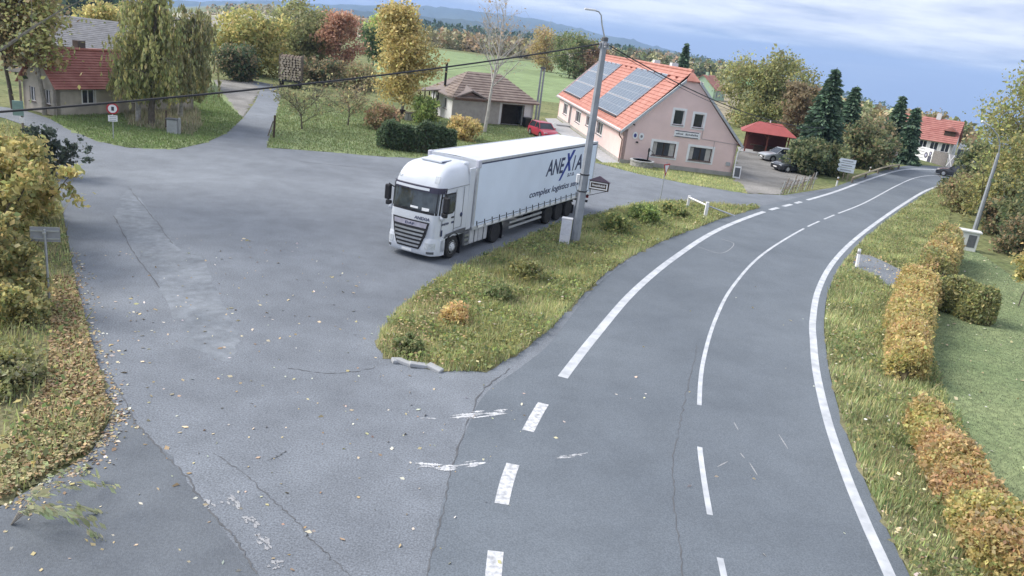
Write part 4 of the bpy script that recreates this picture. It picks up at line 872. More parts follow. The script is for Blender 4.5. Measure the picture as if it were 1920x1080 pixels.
MB().bb(-1.6, 1.6, -.4, .4, .7, .78).build('table_top', DARKW, gz); MB().bb(-1.2, 1.2, -.1, .1, .06, .7).build('table_leg', DARKW, gz)
# ================================================================== VEGETATION
BARKB = M('birch_bark', (.5, .48, .45), .9, col2=(.2, .19, .18), scale=5, bump=.3); BARKD = M('dark_bark', (.1, .085, .07), .95, .3, 6, bump=.5); BARKG = M('grey_bark', (.24, .22, .19), .95, .25, 5, bump=.4); BARKW = M('pale_bark', (.42, .4, .37), .9, .2, 4, bump=.3)
YEL = [(.44, .36, .12), (.39, .33, .13), (.52, .41, .15)]; YGR = [(.290, .304, .102), (.232, .261, .094), (.406, .362, .116)]; GRN = [(.145, .217, .072), (.189, .246, .087), (.116, .174, .065)]; DGR = [(.072, .116, .051), (.102, .145, .065), (.087, .123, .072)]
SPR = [(.051, .094, .051), (.072, .123, .065), (.065, .102, .072)]; RUST = [(.36, .19, .12), (.31, .2, .14), (.4, .23, .14)]; OLV = [(.203, .217, .094), (.246, .246, .116), (.160, .189, .080), (.290, .261, .116)]; BRN = [(.304, .217, .123), (.377, .261, .131), (.246, .189, .116)]; ORA = [(.5, .32, .14), (.43, .28, .13), (.38, .27, .14)]; LIME = [(.406, .493, .131), (.334, .435, .116), (.478, .522, .160)]
class Wood:
    def __init__(s): s.mb = MB()
    def limb(s, path, r0, r1, n=5): s.mb.tube(path, list(np.linspace(r0, r1, len(path))), n, cap=False)
def bright(c, k=1.28): return [tuple(min(.85, x*k) for x in q) for q in c]
YEL, YGR, GRN, OLV, ORA, LIME, RUST, BRN = [bright(c, k) for c, k in ((YEL, 1.5), (YGR, 1.45), (GRN, 1.3), (OLV, 1.45), (ORA, 1.55), (LIME, 1.3), (RUST, 1.6), (BRN, 1.4))]; DGR = bright(DGR, 1.35); SPR = bright(SPR, 1.6)
def curve_path(p, d, L_, k, rng, wob=.12, grav=0.):
    P_ = [np.array(p, float)]; d = np.array(d, float); d /= np.linalg.norm(d)
    for i in range(k):
        d = d + rng.normal(0, wob, 3) + np.array([0, 0, grav]); d /= np.linalg.norm(d); P_.append(P_[-1] + d*L_/k)
    return P_
def tree(name, label, base, h, w, kind, cols, seed, nleaf=9000, leaf=.2, bark=None, cat='tree', group=None, trunk=None, h0=None, fill=.5, lean=0.):
    rng = np.random.default_rng(seed); base = np.array(base, float); t = thing(name, label, cat, base, 0, group)
    wd = Wood(); R = w/2; A = []; D = None
    r0 = trunk or max(.05, h*.018)
    if kind in ('round', 'tall', 'bare', 'fruit', 'column'):
        h0 = h0 if h0 is not None else {'round': .22, 'tall': .3, 'bare': .3, 'fruit': .28, 'column': .12}[kind]
        top = .96 if kind != 'fruit' else .55
        tr = curve_path((0, 0, 0), (lean, 0, 1), h*top, 9, rng, .05); wd.limb(tr, r0, r0*.12, 7); T_ = np.array(tr)
        np_ = {'round': 22, 'tall': 26, 'bare': 20, 'fruit': 12, 'column': 34}[kind]
        for i in range(np_):
            q = h0 + (1-h0)*((i+rng.random()*.8)/np_)**.9*.97; q = min(q, .97)*top if kind == 'fruit' else min(q, .97)
            z = q*h; k = min(q/top, .999)*9; a = T_[int(k)] + (T_[min(int(k)+1, 9)]-T_[int(k)])*(k-int(k))
            u = (q/top-h0)/(1-h0) if kind == 'fruit' else (q-h0)/(1-h0)
            env = {'round': math.sqrt(max(.05, 1-(1.9*u-.85)**2)) if u < .97 else .3, 'tall': math.sqrt(max(.06, 1-(1.6*u-.55)**2)), 'bare': .95-.45*u, 'fruit': 1., 'column': (min(1, .55+1.6*u))*(1-u)**.55+.12}[kind]
            az = i*2.4 + rng.normal(0, .5); up = {'round': .55+.7*u, 'tall': .8+.6*u, 'bare': 1.0+.9*u, 'fruit': .75, 'column': 1.1}[kind]
            L_ = R*env*rng.uniform(.75, 1.1)*math.hypot(1, up)*.82 if kind != 'bare' else R*env*rng.uniform(.8, 1.15)*1.25
            if kind == 'fruit': L_ = R*rng.uniform(.8, 1.1)*1.15
            dd = (math.cos(az), math.sin(az), up); p1 = curve_path(a, dd, L_, 5, rng, .13, -.06 if kind in ('round', 'fruit') else .02)
            rl = max(.018, r0*.42*(1-.6*u)); wd.limb(p1, rl, .012, 5)
            nsub = {'bare': 7, 'fruit': 10}.get(kind, 7)
            for j in range(nsub):
                f = rng.uniform(.3, 1); s = p1[min(5, int(f*5))]; da = np.array(p1[min(5, int(f*5)+1)]) - np.array(p1[max(0, int(f*5)-1)]); da = da/np.linalg.norm(da) + rng.normal(0, .55, 3) + [0, 0, .25 if kind != 'round' else 0]
                p2 = curve_path(s, da, L_*rng.uniform(.25, .5), 3, rng, .18, -.05 if kind == 'column' else 0); wd.limb(p2, .016 if kind != 'bare' else .02, .006, 3 if kind not in ('bare', 'fruit') else 4); A += p2[1:]
                if kind in ('bare', 'fruit'):
                    for _ in range(3): p3 = curve_path(p2[rng.integers(0, 4)], da+rng.normal(0, .6, 3), L_*rng.uniform(.12, .28), 2, rng, .2); wd.limb(p3, .009, .004, 3); A += p3[1:]
            A += p1[2:]
        sig = {'round': .085, 'tall': .09, 'bare': .06, 'fruit': .08, 'column': .085}[kind]*w
    elif kind == 'weep':
        tr = curve_path((0, 0, 0), (lean, 0, 1), h*.95, 9, rng, .05); wd.limb(tr, r0, r0*.15, 7); T_ = np.array(tr); strands = []
        for i in range(26):
            q = .3 + .68*(i+rng.random())/26; a = T_[min(9, int(q*9.4))]; u = (q-.3)/.7; az = i*2.4+rng.normal(0, .4)
            L_ = R*(1.0-.55*u**1.5)*rng.uniform(.6, 1.1); p1 = curve_path(a, (math.cos(az), math.sin(az), .75), L_, 5, rng, .1, -.16); wd.limb(p1, max(.02, r0*.35*(1-.6*u)), .012, 5)
            for j in range(15):
                s = np.array(p1[rng.integers(1, 6)]) + rng.normal(0, .15, 3); ln = min(s[2]-rng.uniform(1.2, 2.6), h*rng.uniform(.14, .42))
                if ln < .4: continue
                st = curve_path(s, (rng.normal(0, .12), rng.normal(0, .12), -1), ln, 4, rng, .04, -.05); strands.append(st)
                wd.limb(st, .007, .004, 3)
        S = np.array(strands); k = nleaf; idx = rng.integers(0, len(S), k); tt = rng.random(k)*3.98; i0 = tt.astype(int); ft = (tt-i0)[:, None]
        P_ = S[idx, i0]*(1-ft) + S[idx, i0+1]*ft + rng.normal(0, .06, (k, 3)); A = None
        D = np.tile(np.array([[0, 0, -1.]]), (k, 1)); V = leaf_verts(P_, leaf, rng, elong=1.9, dirs=D); shade = None
    elif kind == 'spruce':
        wd.limb([(0, 0, 0), (0, 0, h*.5), (0, 0, h)], r0, .02, 6); P_ = []; D_ = []
        nl = max(14, int(h*2.6)); per = max(20, nleaf//nl//9)
        for i in range(nl):
            q = .05+.95*(i/nl)**.95; rr = R*((1-q)**.85)*rng.uniform(.82, 1.08)+.06; nb = 9
            for b in range(nb):
                az = i*1.1+b*2*math.pi/nb+rng.normal(0, .18); L_ = rr*rng.uniform(.75, 1.1); z = q*h
                dir_ = np.array([math.cos(az), math.sin(az), 0]); k = max(4, int(per*(.35+L_/R)))
                f = rng.random(k)**.7; pz = z + L_*(.22*f - .5*f*f) + rng.normal(0, .05, k); side = rng.normal(0, .1+.16*L_*(.4+f*.6)*.6, k)
                pp = np.c_[dir_[0]*f*L_ - dir_[1]*side, dir_[1]*f*L_+dir_[0]*side, pz - np.abs(side)*.15]; P_.append(pp); dd = np.tile(dir_+[0, 0, -.35], (k, 1)); dd[:, 0] += -dir_[1]*np.sign(side)*.7; dd[:, 1] += dir_[0]*np.sign(side)*.7; D_.append(dd)
                if b % 3 == 0: wd.limb([(0, 0, z), (dir_[0]*L_*.9, dir_[1]*L_*.9, z-L_*.2)], .03, .008, 3)
        P_ = np.concatenate(P_); D_ = np.concatenate(D_); V = leaf_verts(P_, leaf, rng, elong=2.2, dirs=D_); A = None
    elif kind == 'bush':
        for i in range(9):
            az = i*2.4; p1 = curve_path((rng.normal(0, R*.15), rng.normal(0, R*.15), 0), (math.cos(az)*.7, math.sin(az)*.7, 1.1), h*rng.uniform(.7, 1.), 5, rng, .14); wd.limb(p1, .03+.006*h, .008, 4)
            for j in range(6): p2 = curve_path(p1[rng.integers(1, 5)], rng.normal(0, .7, 3)+[0, 0, .4], h*.3, 3, rng, .2); wd.limb(p2, .014, .005, 3); A += p2[1:]
            A += p1[2:]
        # fill an uneven dome
        n_ = 130; th = rng.random(n_)*6.283; zz_ = rng.random(n_)**.8; rr = R*np.sqrt(rng.random(n_))*np.sqrt(np.clip(1-(zz_*1.05-.3)**2, .05, 1))
        A = list(A) + list(np.c_[rr*np.cos(th), rr*np.sin(th), zz_*h*.95]); sig = .075*min(w, h*1.4)
    if A is not None and nleaf:
        A = np.array(A); cl = A[rng.integers(0, len(A), max(30, int(len(A)*fill)))]; k = rng.integers(0, len(cl), nleaf)
        P_ = cl[k] + rng.normal(0, 1, (nleaf, 3))*sig*np.array([1, 1, .8]); P_[:, 2] = np.maximum(P_[:, 2], .05)
        V = leaf_verts(P_, leaf, rng, elong=1.3); hue = rng.random(len(cl)); cc = pal(cols, nleaf, rng, .14)*(.78+.44*hue[k])[:, None]
    elif nleaf: cc = pal(cols, len(V)//4, rng, .16)
    o = wd.mb.build('trunk', bark or BARKD, t, smooth=60)
    if nleaf: quadmesh('crown', V, np.clip(cc, .01, .9), NEEDLE if kind == 'spruce' else LEAF, t)
    return t
def hedge(name, label, line, w, h, cols, seed, n, leaf, core=(.11, .09, .055), group=None, cat='hedge', lump=.18):
    rng = np.random.default_rng(seed); L_ = dense(np.array(line, float), 6); base = np.array([*L_[len(L_)//2], 0]); t = thing(name, label, cat, base, 0, group)
    seglen = np.r_[0, np.cumsum(np.linalg.norm(np.diff(L_, axis=0), axis=1))]; tot = seglen[-1]
    d = np.gradient(L_, axis=0); d /= np.linalg.norm(d, axis=1, keepdims=True)
    wv = w if np.ndim(w) else (w, w); hv_ = h if np.ndim(h) else (h, h)
    def surf(s, a, sc=1.):
        i = np.interp(s, seglen, np.arange(len(L_))); i0 = np.clip(i.astype(int), 0, len(L_)-2); f = (i-i0)[:, None]
        c_ = L_[i0]*(1-f)+L_[i0+1]*f; dd = d[i0]; nn = np.c_[-dd[:, 1], dd[:, 0]]
        e = np.clip(np.minimum(s, tot-s)/.5, .0, 1)**.5; u = s/tot
        ww = wv[0]+(wv[1]-wv[0])*u; hh = hv_[0]+(hv_[1]-hv_[0])*u
        l = 1+lump*(np.sin(s*2.3+seed)*.5+np.sin(s*5.1+a*2)*.3+np.sin(s*.9+a*3+seed)*.4)
        x = np.sign(np.cos(a))*np.abs(np.cos(a))**.7*ww/2*l*sc*e; z = np.abs(np.sin(a))**.7*hh*l*sc*(.6+.4*e)
        return np.c_[c_+nn*x[:, None], z]
    ns, na = max(8, int(tot*3)), 12; S, A_ = np.meshgrid(np.linspace(0, tot, ns), np.linspace(0, math.pi, na), indexing='ij')
    Vc = surf(S.ravel(), A_.ravel(), .78) - [base[0], base[1], 0]
    me = bpy.data.meshes.new('twigs'); me.from_pydata(Vc.tolist(), [], [(i*na+j, i*na+j+1, (i+1)*na+j+1, (i+1)*na+j) for i in range(ns-1) for j in range(na-1)]); me.update(); addobj('twigs', me, t, M('twig_mass', core, .95, .3, 6))
    s = rng.random(n)*tot; a = rng.random(n)*math.pi; P_ = surf(s, a, .82+.24*rng.random(n)**1.0) + rng.normal(0, .045, (n, 3)) - [base[0], base[1], 0]; P_[:, 2] = np.maximum(P_[:, 2], .02)
    q = np.sin(s*1.3+seed)+np.sin(s*3.1+a*1.5); cs = pal(cols[0], n, rng, .17); c2 = pal(cols[-1], n, rng, .17); mk = np.clip(.5+.45*q+rng.normal(0, .3, n), 0, 1)[:, None]
    sh = Wood(); ex = []                                   # stray shoots above the clipped faces
    for _ in range(int(tot*16)):
        q = surf(np.array([rng.random()*tot]), np.array([rng.uniform(.25, 2.9)]), .95)[0]-[base[0], base[1], 0]; pth = curve_path(q, rng.normal(0, .35, 3)+[0, 0, 1], rng.uniform(.12, .42), 3, rng, .15); sh.limb(pth, .006, .003, 3); ex += [pth[k]+rng.normal(0, .03, 3) for k in (1, 2, 2, 3, 3)]
    tag(sh.mb.build('shoots', BARKG, t), kind='stuff'); ex = np.array(ex); P_ = np.r_[P_, ex]; s = np.r_[s, rng.random(len(ex))*tot]; a = np.r_[a, rng.random(len(ex))*3]; n = len(P_)
    q = np.sin(s*1.3+seed)+np.sin(s*3.1+a*1.5); cs = pal(cols[0], n, rng, .2); c2 = pal(cols[-1], n, rng, .2); mk = np.clip(.5+.45*q+rng.normal(0, .3, n), 0, 1)[:, None]
    quadmesh('foliage', leaf_verts(P_, leaf, rng, elong=1.3), np.clip(cs*(1-mk)+c2*mk, .01, .9), LEAF, t)
    return t
def T(name, label, px, top, wpx, kind, cols, seed, **k):
    b = GT(*px); h = HT(b, top); dist = np.dot(b-CAM0, CF); return tree(name, label, b, h, wpx*dist/FPX, kind, cols, seed, **k)

# ---- left: the weeping birches, farmyard trees
GB = 'weeping birches on the lawn'
T('weeping_birch', 'leftmost weeping birch with pale leaning trunk on the lawn', (259, 231), -38, 125, 'weep', bright(OLV+YGR, 1.15), 11, nleaf=8500, leaf=.15, bark=BARKB, group=GB, trunk=.2)
T('weeping_birch', 'weeping birch with dark bare lower trunk beside the grey litter bin', (284, 236), -60, 135, 'weep', bright(OLV+YGR, 1.15), 12, nleaf=8500, leaf=.15, bark=BARKD, group=GB, trunk=.24)
T('weeping_birch', 'rightmost weeping birch with yellowing strands hanging to the ground', (338, 225), -20, 140, 'weep', OLV+[(.36, .31, .12)], 13, nleaf=9000, leaf=.15, bark=BARKB, group=GB, trunk=.2)
T('dark_tree', 'tall two-stemmed tree with yellow leaves left of the red roofed farmhouse', (84, 216), -60, 150, 'tall', YGR+BRN[:1], 14, nleaf=7000, leaf=.2, bark=BARKG, fill=.5)
T('dark_tree', 'dim brown tree at the left edge behind the side road', (25, 205), -40, 150, 'tall', BRN+DGR[:1], 15, nleaf=9000, leaf=.22, bark=BARKD)
T('orange_shrub', 'small orange shrub behind the round traffic sign', (209, 205), 158, 22, 'bush', [(.5, .3, .05), (.45, .25, .04)], 16, nleaf=1600, leaf=.14, cat='shrub')
T('lime_tree', 'yellow tree behind the grey barn', (205, 120), 30, 90, 'round', YEL+YGR, 17, nleaf=5000, leaf=.3)
# ---- mid: around the timber stack
T('hazel_thicket', 'broad yellow-green hazel left of the timber stack', (470, 140), 22, 120, 'bush', YGR+YEL[:1], 21, nleaf=15000, leaf=.3, cat='shrub')
T('hazel_thicket', 'tall olive thicket right behind the timber stack', (560, 137), 2, 130, 'bush', OLV+YGR[:1], 22, nleaf=16000, leaf=.3, cat='shrub')
T('dark_shrub', 'dark low shrub at the bend of the gravel track', (445, 152), 82, 75, 'bush', DGR+BRN[:1], 23, nleaf=7000, leaf=.24, cat='shrub')
T('rowan_tree', 'rust red rowan right of the olive thicket', (632, 148), 34, 75, 'round', RUST, 24, nleaf=8000, leaf=.26, fill=.6, h0=.15)
T('lime_tree', 'bright lime green tree beside the rust red rowan', (705, 118), 38, 58, 'round', LIME, 25, nleaf=6500, leaf=.3, h0=.3)
T('apple_tree', 'bushy dark tree behind the lime green tree', (700, 124), 62, 60, 'round', DGR+GRN, 26, nleaf=4500, leaf=.3)
T('yellow_birch', 'tall golden birch hanging over the garden hedge', (752, 222), 28, 122, 'column', YEL+[(.33, .27, .08)], 27, nleaf=20000, leaf=.19, bark=BARKB, fill=.8, h0=.08)
T('plum_tree', 'bare many-branched fruit tree with few leaves beside the grey post', (566, 243), 146, 118, 'fruit', OLV, 28, nleaf=900, leaf=.14, bark=BARKD, h0=.2)
T('plum_tree', 'thin slanting fruit tree in the middle of the lawn', (652, 236), 140, 95, 'fruit', BRN+OLV, 29, nleaf=1000, leaf=.14, bark=BARKD, h0=.25, lean=.1)
T('bare_birch', 'leafless white-barked birch in front of the grey cottage', (908, 248), 42, 175, 'bare', BRN, 30, nleaf=260, leaf=.14, bark=BARKW, h0=.4, trunk=.19)
T('brown_brush', 'tangle of brown brush behind the fruit trees', (600, 158), 108, 110, 'bush', BRN+DGR, 31, nleaf=6000, leaf=.22, cat='shrub')
T('brown_brush', 'greyish brush between rowan and golden birch', (675, 168), 120, 70, 'bush', BRN+OLV, 32, nleaf=4500, leaf=.22, cat='shrub')
T('garden_shrub', 'lime green garden shrub left of the grey cottage', (795, 232), 180, 46, 'bush', LIME+GRN, 33, nleaf=3500, leaf=.16, cat='shrub')
T('garden_shrub', 'golden shrub in front of the grey cottage wall', (868, 262), 222, 70, 'bush', YEL+BRN[:1], 34, nleaf=6000, leaf=.16, cat='shrub')
T('garden_shrub', 'straggly rusty shrub behind the clipped dark hedge', (715, 245), 195, 60, 'bush', RUST+BRN+OLV, 35, nleaf=3500, leaf=.16, cat='shrub')
T('field_tree', 'yellow-brown tree at the meadow edge left of the concrete post', (1018, 135), 70, 62, 'round', YEL+BRN, 36, nleaf=6000, leaf=.36, h0=.1)
T('field_tree', 'round olive green tree at the meadow edge behind the inn', (1066, 148), 80, 80, 'round', OLV+GRN, 37, nleaf=7500, leaf=.36, h0=.1)
T('field_tree', 'rust coloured tree at the meadow edge behind the inn roof', (1100, 152), 94, 62, 'round', RUST+BRN, 38, nleaf=6000, leaf=.36, h0=.08)
T('blue_spruce', 'lone spruce rising behind the ridge of the pink inn', (1268, 195), 80, 48, 'spruce', SPR, 39, nleaf=6000, leaf=.34)
# ---- right of the inn
T('maple_tree', 'big yellow-green maple behind the red roofed gazebo', (1430, 243), 100, 135, 'bush', OLV+YGR, 41, nleaf=26000, leaf=.27)
T('grey_brush', 'low brownish brush right behind the gazebo', (1400, 236), 190, 80, 'bush', BRN+OLV, 42, nleaf=4000, leaf=.24, cat='shrub')
GS = 'spruces beside the road bend'
T('spruce_tree', 'tallest dark spruce behind the blue-white direction sign', (1524, 318), 126, 125, 'spruce', SPR, 43, nleaf=24000, leaf=.21, group=GS)
T('spruce_tree', 'slim spruce with ragged top right of the tallest spruce', (1572, 304), 160, 90, 'spruce', SPR, 44, nleaf=14000, leaf=.21, group=GS)
T('spruce_tree', 'narrow spruce in front of the ochre house', (1662, 300), 178, 72, 'spruce', SPR, 45, nleaf=14000, leaf=.23, group=GS)
T('spruce_tree', 'short spruce touching the end of the painted wall', (1692, 306), 200, 62, 'spruce', SPR, 46, nleaf=12000, leaf=.23, group=GS)
T('dry_tree', 'pale tan tree between the maple and the tallest spruce', (1490, 290), 168, 66, 'round', [(.36, .27, .14), (.3, .24, .14), (.24, .2, .12)], 47, nleaf=5000, leaf=.25, fill=.5)
T('roadside_thicket', 'wide brownish thicket right of the direction sign', (1603, 312), 232, 95, 'bush', DGR+OLV+BRN[:1], 48, nleaf=12000, leaf=.25, cat='shrub')
T('roadside_thicket', 'rusty thicket at the foot of the narrow spruce', (1632, 310), 226, 75, 'bush', BRN+DGR+OLV, 49, nleaf=8000, leaf=.25, cat='shrub')
T('roadside_thicket', 'dark thicket directly behind the black parked car', (1505, 325), 262, 70, 'bush', DGR+OLV[:2], 50, nleaf=7000, leaf=.2, cat='shrub')
T('roadside_thicket', 'low grey-green thicket left of the direction sign', (1550, 327), 272, 70, 'bush', DGR+OLV, 51, nleaf=7000, leaf=.2, cat='shrub')
T('orchard_tree', 'brown bushy tree behind the roof of the white house', (1735, 282), 228, 60, 'round', BRN+OLV, 52, nleaf=3500, leaf=.3)
# ---- right edge: tall trees behind the second pole
T('ash_tree', 'tall ash with thin yellow crown behind the leaning lamp pole', (1862, 395), 118, 150, 'tall', YGR+LIME[:1]+OLV, 61, nleaf=13000, leaf=.17, bark=BARKG, fill=.55, h0=.2)
T('ash_tree', 'sparse tall tree at the right edge of the picture', (1915, 400), 95, 150, 'tall', OLV+BRN, 62, nleaf=7000, leaf=.17, bark=BARKG, fill=.5, h0=.2)
T('yellow_thicket', 'yellow-green thicket below the tall ash', (1868, 425), 250, 120, 'bush', YGR+YEL[:1]+OLV, 63, nleaf=16000, leaf=.16, cat='shrub')
T('yellow_thicket', 'olive thicket at the right edge above the lawn', (1935, 470), 290, 130, 'bush', OLV+DGR, 64, nleaf=14000, leaf=.15, cat='shrub')
T('roadside_bush', 'grey-green bush where the road disappears to the right', (1812, 372), 268, 75, 'bush', OLV+DGR, 65, nleaf=9000, leaf=.18, cat='shrub')
T('roadside_bush', 'tan bush left of the leaning lamp pole', (1800, 398), 325, 62, 'bush', BRN+OLV+YGR[:1], 66, nleaf=7000, leaf=.15, cat='shrub')
T('roadside_bush', 'dark low bush at the foot of the leaning lamp pole', (1868, 440), 372, 70, 'bush', DGR+BRN, 67, nleaf=7000, leaf=.14, cat='shrub')
T('roadside_bush', 'dark bramble heap at the edge of the lawn', (1905, 480), 410, 80, 'bush', DGR+BRN, 68, nleaf=7000, leaf=.13, cat='shrub')
T('young_tree', 'young yellow tree on a thin stem at the right picture edge', (1909, 575), 470, 62, 'round', YEL+YGR, 69, nleaf=2600, leaf=.12, h0=.4, trunk=.03)
# ---- left edge: roadside shrubs close to the camera
T('roadside_maple', 'yellow-leaved maple sapling at the left picture edge', (-25, 470), 240, 135, 'bush', YEL+YGR, 71, nleaf=13000, leaf=.15, cat='shrub')
T('roadside_maple', 'golden maple sapling behind the back of the road sign', (38, 420), 255, 105, 'bush', YEL+YGR, 72, nleaf=8000, leaf=.15, cat='shrub')
T('dark_shrub', 'small dark blue-green shrub at the road edge on the left', (88, 330), 232, 50, 'bush', [(.07, .1, .08), (.1, .13, .1)], 73, nleaf=2600, leaf=.13, cat='shrub')
T('bramble_bush', 'green bramble covering the left verge', (-40, 720), 655, 200, 'bush', YGR+OLV, 74, nleaf=11000, leaf=.08, cat='shrub')
T('bramble_bush', 'yellowish bramble around the foot of the road sign', (25, 600), 530, 120, 'bush', YGR+YEL+OLV, 75, nleaf=7000, leaf=.085, cat='shrub')
T('roadside_maple', 'loose yellow-green shrub beside the foot of the road sign', (-8, 575), 400, 105, 'bush', YGR+YEL+OLV, 77, nleaf=9000, leaf=.11, cat='shrub')
T('bramble_bush', 'pale olive brush left of the leaf carpet', (25, 770), 672, 120, 'bush', OLV+[(.34, .34, .24)], 78, nleaf=8000, leaf=.075, cat='shrub')
T('bramble_bush', 'low tangle of grey-green brush near the lower left corner', (30, 885), 800, 120, 'bush', OLV+[(.34, .34, .24)], 79, nleaf=7000, leaf=.065, cat='shrub')
# overhanging tree whose branches enter the picture at the upper left
tree('roadside_ash', 'tree with long pale branches reaching in at the upper left corner', (-25.2, 33.5, 0), 15, 15, 'tall', YGR+OLV+[(.3, .3, .2)], 76, nleaf=15000, leaf=.13, bark=BARKG, h0=.3, trunk=.28)
# ---- hedges
def PL(px): return [G(*q)[:2] for q in px]
hedge('clipped_hedge', 'dark green clipped hedge behind the lorry cab', PL([(707, 276), (780, 284), (852, 288)]), 1.6, 1.9, [DGR, DGR], 81, 14000, .13)
GH = 'beech hedges along the lawn'
hedge('beech_hedge', 'long rust and gold beech hedge nearest the camera', PL([(1722, 800), (1760, 880), (1810, 960), (1862, 1045), (1900, 1110)]), (.85, 1.25), (1.0, 1.0), [ORA+BRN[:1], YEL+YGR], 82, 46000, .075, group=GH)
hedge('beech_hedge', 'tall gold and rust beech hedge beside the driveway', PL([(1695, 720), (1695, 665), (1700, 610), (1718, 560)]), (1.2, 1.8), (1.1, 1.5), [ORA+YEL, YGR+YEL], 83, 30000, .08, group=GH)
hedge('beech_hedge', 'olive hedge crossing the lawn at right angles', PL([(1752, 575), (1800, 590), (1855, 612)]), 1.3, (1.6, 1.3), [OLV+YGR, DGR+YGR], 84, 20000, .09, group=GH)
hedge('beech_hedge', 'small far clump of hedge beyond the driveway', PL([(1742, 535), (1758, 510), (1768, 480)]), 1.6, (1.5, 1.8), [YGR+OLV, YEL+ORA], 85, 14000, .09, group=GH)
# island shrubbery
T('island_shrub', 'leafy green shrub near the far tip of the grass island', (1262, 408), 383, 48, 'bush', GRN+YGR, 86, nleaf=3500, leaf=.12, cat='shrub')
T('island_shrub', 'green shrub at the roadside edge of the grass island', (1205, 420), 386, 55, 'bush', GRN+LIME, 87, nleaf=4000, leaf=.12, cat='shrub')
T('island_shrub', 'low yellow-green shrub right of the concrete pole', (1150, 440), 402, 55, 'bush', YGR+GRN, 88, nleaf=3500, leaf=.12, cat='shrub')
T('island_shrub', 'yellowing weed clump in front of the lorry wheels', (985, 525), 488, 70, 'bush', YGR+OLV, 89, nleaf=3500, leaf=.09, cat='shrub')
T('island_shrub', 'orange-leaved weed clump on the near half of the island', (850, 610), 572, 62, 'bush', ORA+YEL, 90, nleaf=2600, leaf=.08, cat='shrub')
T('island_shrub', 'dark leafy weed clump in the middle of the island', (935, 565), 536, 60, 'bush', OLV+GRN, 91, nleaf=2600, leaf=.08, cat='shrub')
T('island_shrub', 'flat green weed clump at the rounded tip of the island', (760, 660), 632, 66, 'bush', GRN+OLV, 92, nleaf=2600, leaf=.07, cat='shrub')

# ---- grass and fallen leaves
drvw = wpoly([(1606, 476), (1632, 479), (1668, 496), (1702, 513), (1688, 542), (1662, 540), (1636, 515), (1597, 500)])
GC = [(.435, .489, .193), (.570, .570, .246), (.325, .421, .150), (.706, .627, .300)]
blades('rough_grass', islw, 62000, .2, .035, GC, RNG, 'rough autumn grass covering the island')
blades('rough_grass', leftw[(leftw[:, 1] > 0)], 26000, .22, .04, GC, RNG, 'rough grass on the left roadside verge')
blades('rough_grass', rightw, 70000, .2, .035, [(.381, .460, .175), (.542, .542, .246), (.271, .406, .150), (.680, .627, .300)], RNG, 'rough grass between the road edge and the hedges', mask=lambda p: ~inpoly(p, drvw))
lawnR = wpoly([(1740, 520), (1790, 430), (1830, 470), (1900, 520), (2000, 600), (2000, 1100), (1890, 960), (1760, 730), (1730, 610)])
blades('mown_grass', lawnR, 70000, .045, .022, [(.185, .235, .13), (.21, .25, .145), (.175, .22, .125)], RNG, 'short mown grass of the lawn on the right', clump=.1)
lawnL = wpoly([(92, 222), (130, 243), (180, 264), (240, 277), (330, 280), (385, 268), (425, 250), (455, 222), (400, 170), (300, 195), (200, 205), (120, 214)])
blades('mown_grass', lawnL, 30000, .14, .06, [(.189, .275, .087), (.246, .319, .116), (.174, .232, .087)], RNG, 'lawn grass below the weeping birches')
lawnM = wpoly([(508, 250), (500, 277), (560, 281), (640, 287), (720, 294), (800, 297), (1000, 298), (1000, 240), (850, 225), (700, 200), (560, 180), (528, 178)])
blades('mown_grass', lawnM, 45000, .14, .07, [(.217, .275, .102), (.275, .304, .131), (.174, .246, .087)], RNG, 'lawn grass under the fruit trees')
verg = wpoly([(1120, 306), (1200, 327), (1300, 347), (1400, 363), (1392, 345), (1368, 337), (1250, 318), (1161, 306)])
blades('mown_grass', verg, 9000, .12, .06, GC, RNG, 'grass strip in front of the pink inn')
drys = wpoly([(225, 200), (240, 235), (300, 245), (360, 255), (380, 235), (370, 205), (300, 195)])
blades('dry_grass', drys, 5000, .45, .06, [(.44, .4, .27), (.38, .35, .22), (.3, .3, .17)], RNG, 'tall dry grass under the weeping birches')
weedp = lambda p: (np.sin(p[:, 0]*1.1+2*np.sin(p[:, 1]*.7))*np.sin(p[:, 1]*1.3+1.7*np.sin(p[:, 0]*.6)) > .12)
blades('tall_weeds', islw, 26000, .3, .045, bright(YGR+OLV+[(.42, .38, .17)], 1.0), RNG, 'taller yellow-green weeds in patches on the island', mask=weedp, lean=.8)
blades('tall_weeds', rightw, 30000, .3, .045, bright(OLV+GRN+[(.4, .36, .18)], 1.0), RNG, 'taller weeds in patches on the right verge', mask=lambda p: weedp(p) & ~inpoly(p, drvw), lean=.8)
blades('tall_weeds', leftw[(leftw[:, 1] > 0)], 16000, .42, .05, bright(YGR+OLV+[(.4, .36, .18)], 1.0), RNG, 'taller weeds on the left verge', mask=weedp, lean=.8)
def leafy(poly, n, h, size, cols, label, mask=None):
    p = scatter(poly, n, RNG); q = np.sin(p[:, 0]*.9+1.5*np.sin(p[:, 1]*.8))*np.sin(p[:, 1]*1.1+np.sin(p[:, 0]*.7)); p = p[(q > -.25+.25*RNG.random(len(p)))]; p = p if mask is None else p[mask(p)]; n = len(p)
    o = quadmesh('leafy_weeds', leaf_verts(np.c_[p, .04+h*RNG.random(n)**1.4], size, RNG, flat=.35, elong=1.4), pal(cols, n, RNG, .2), LEAF); tag(o, label, 'weeds', kind='stuff')
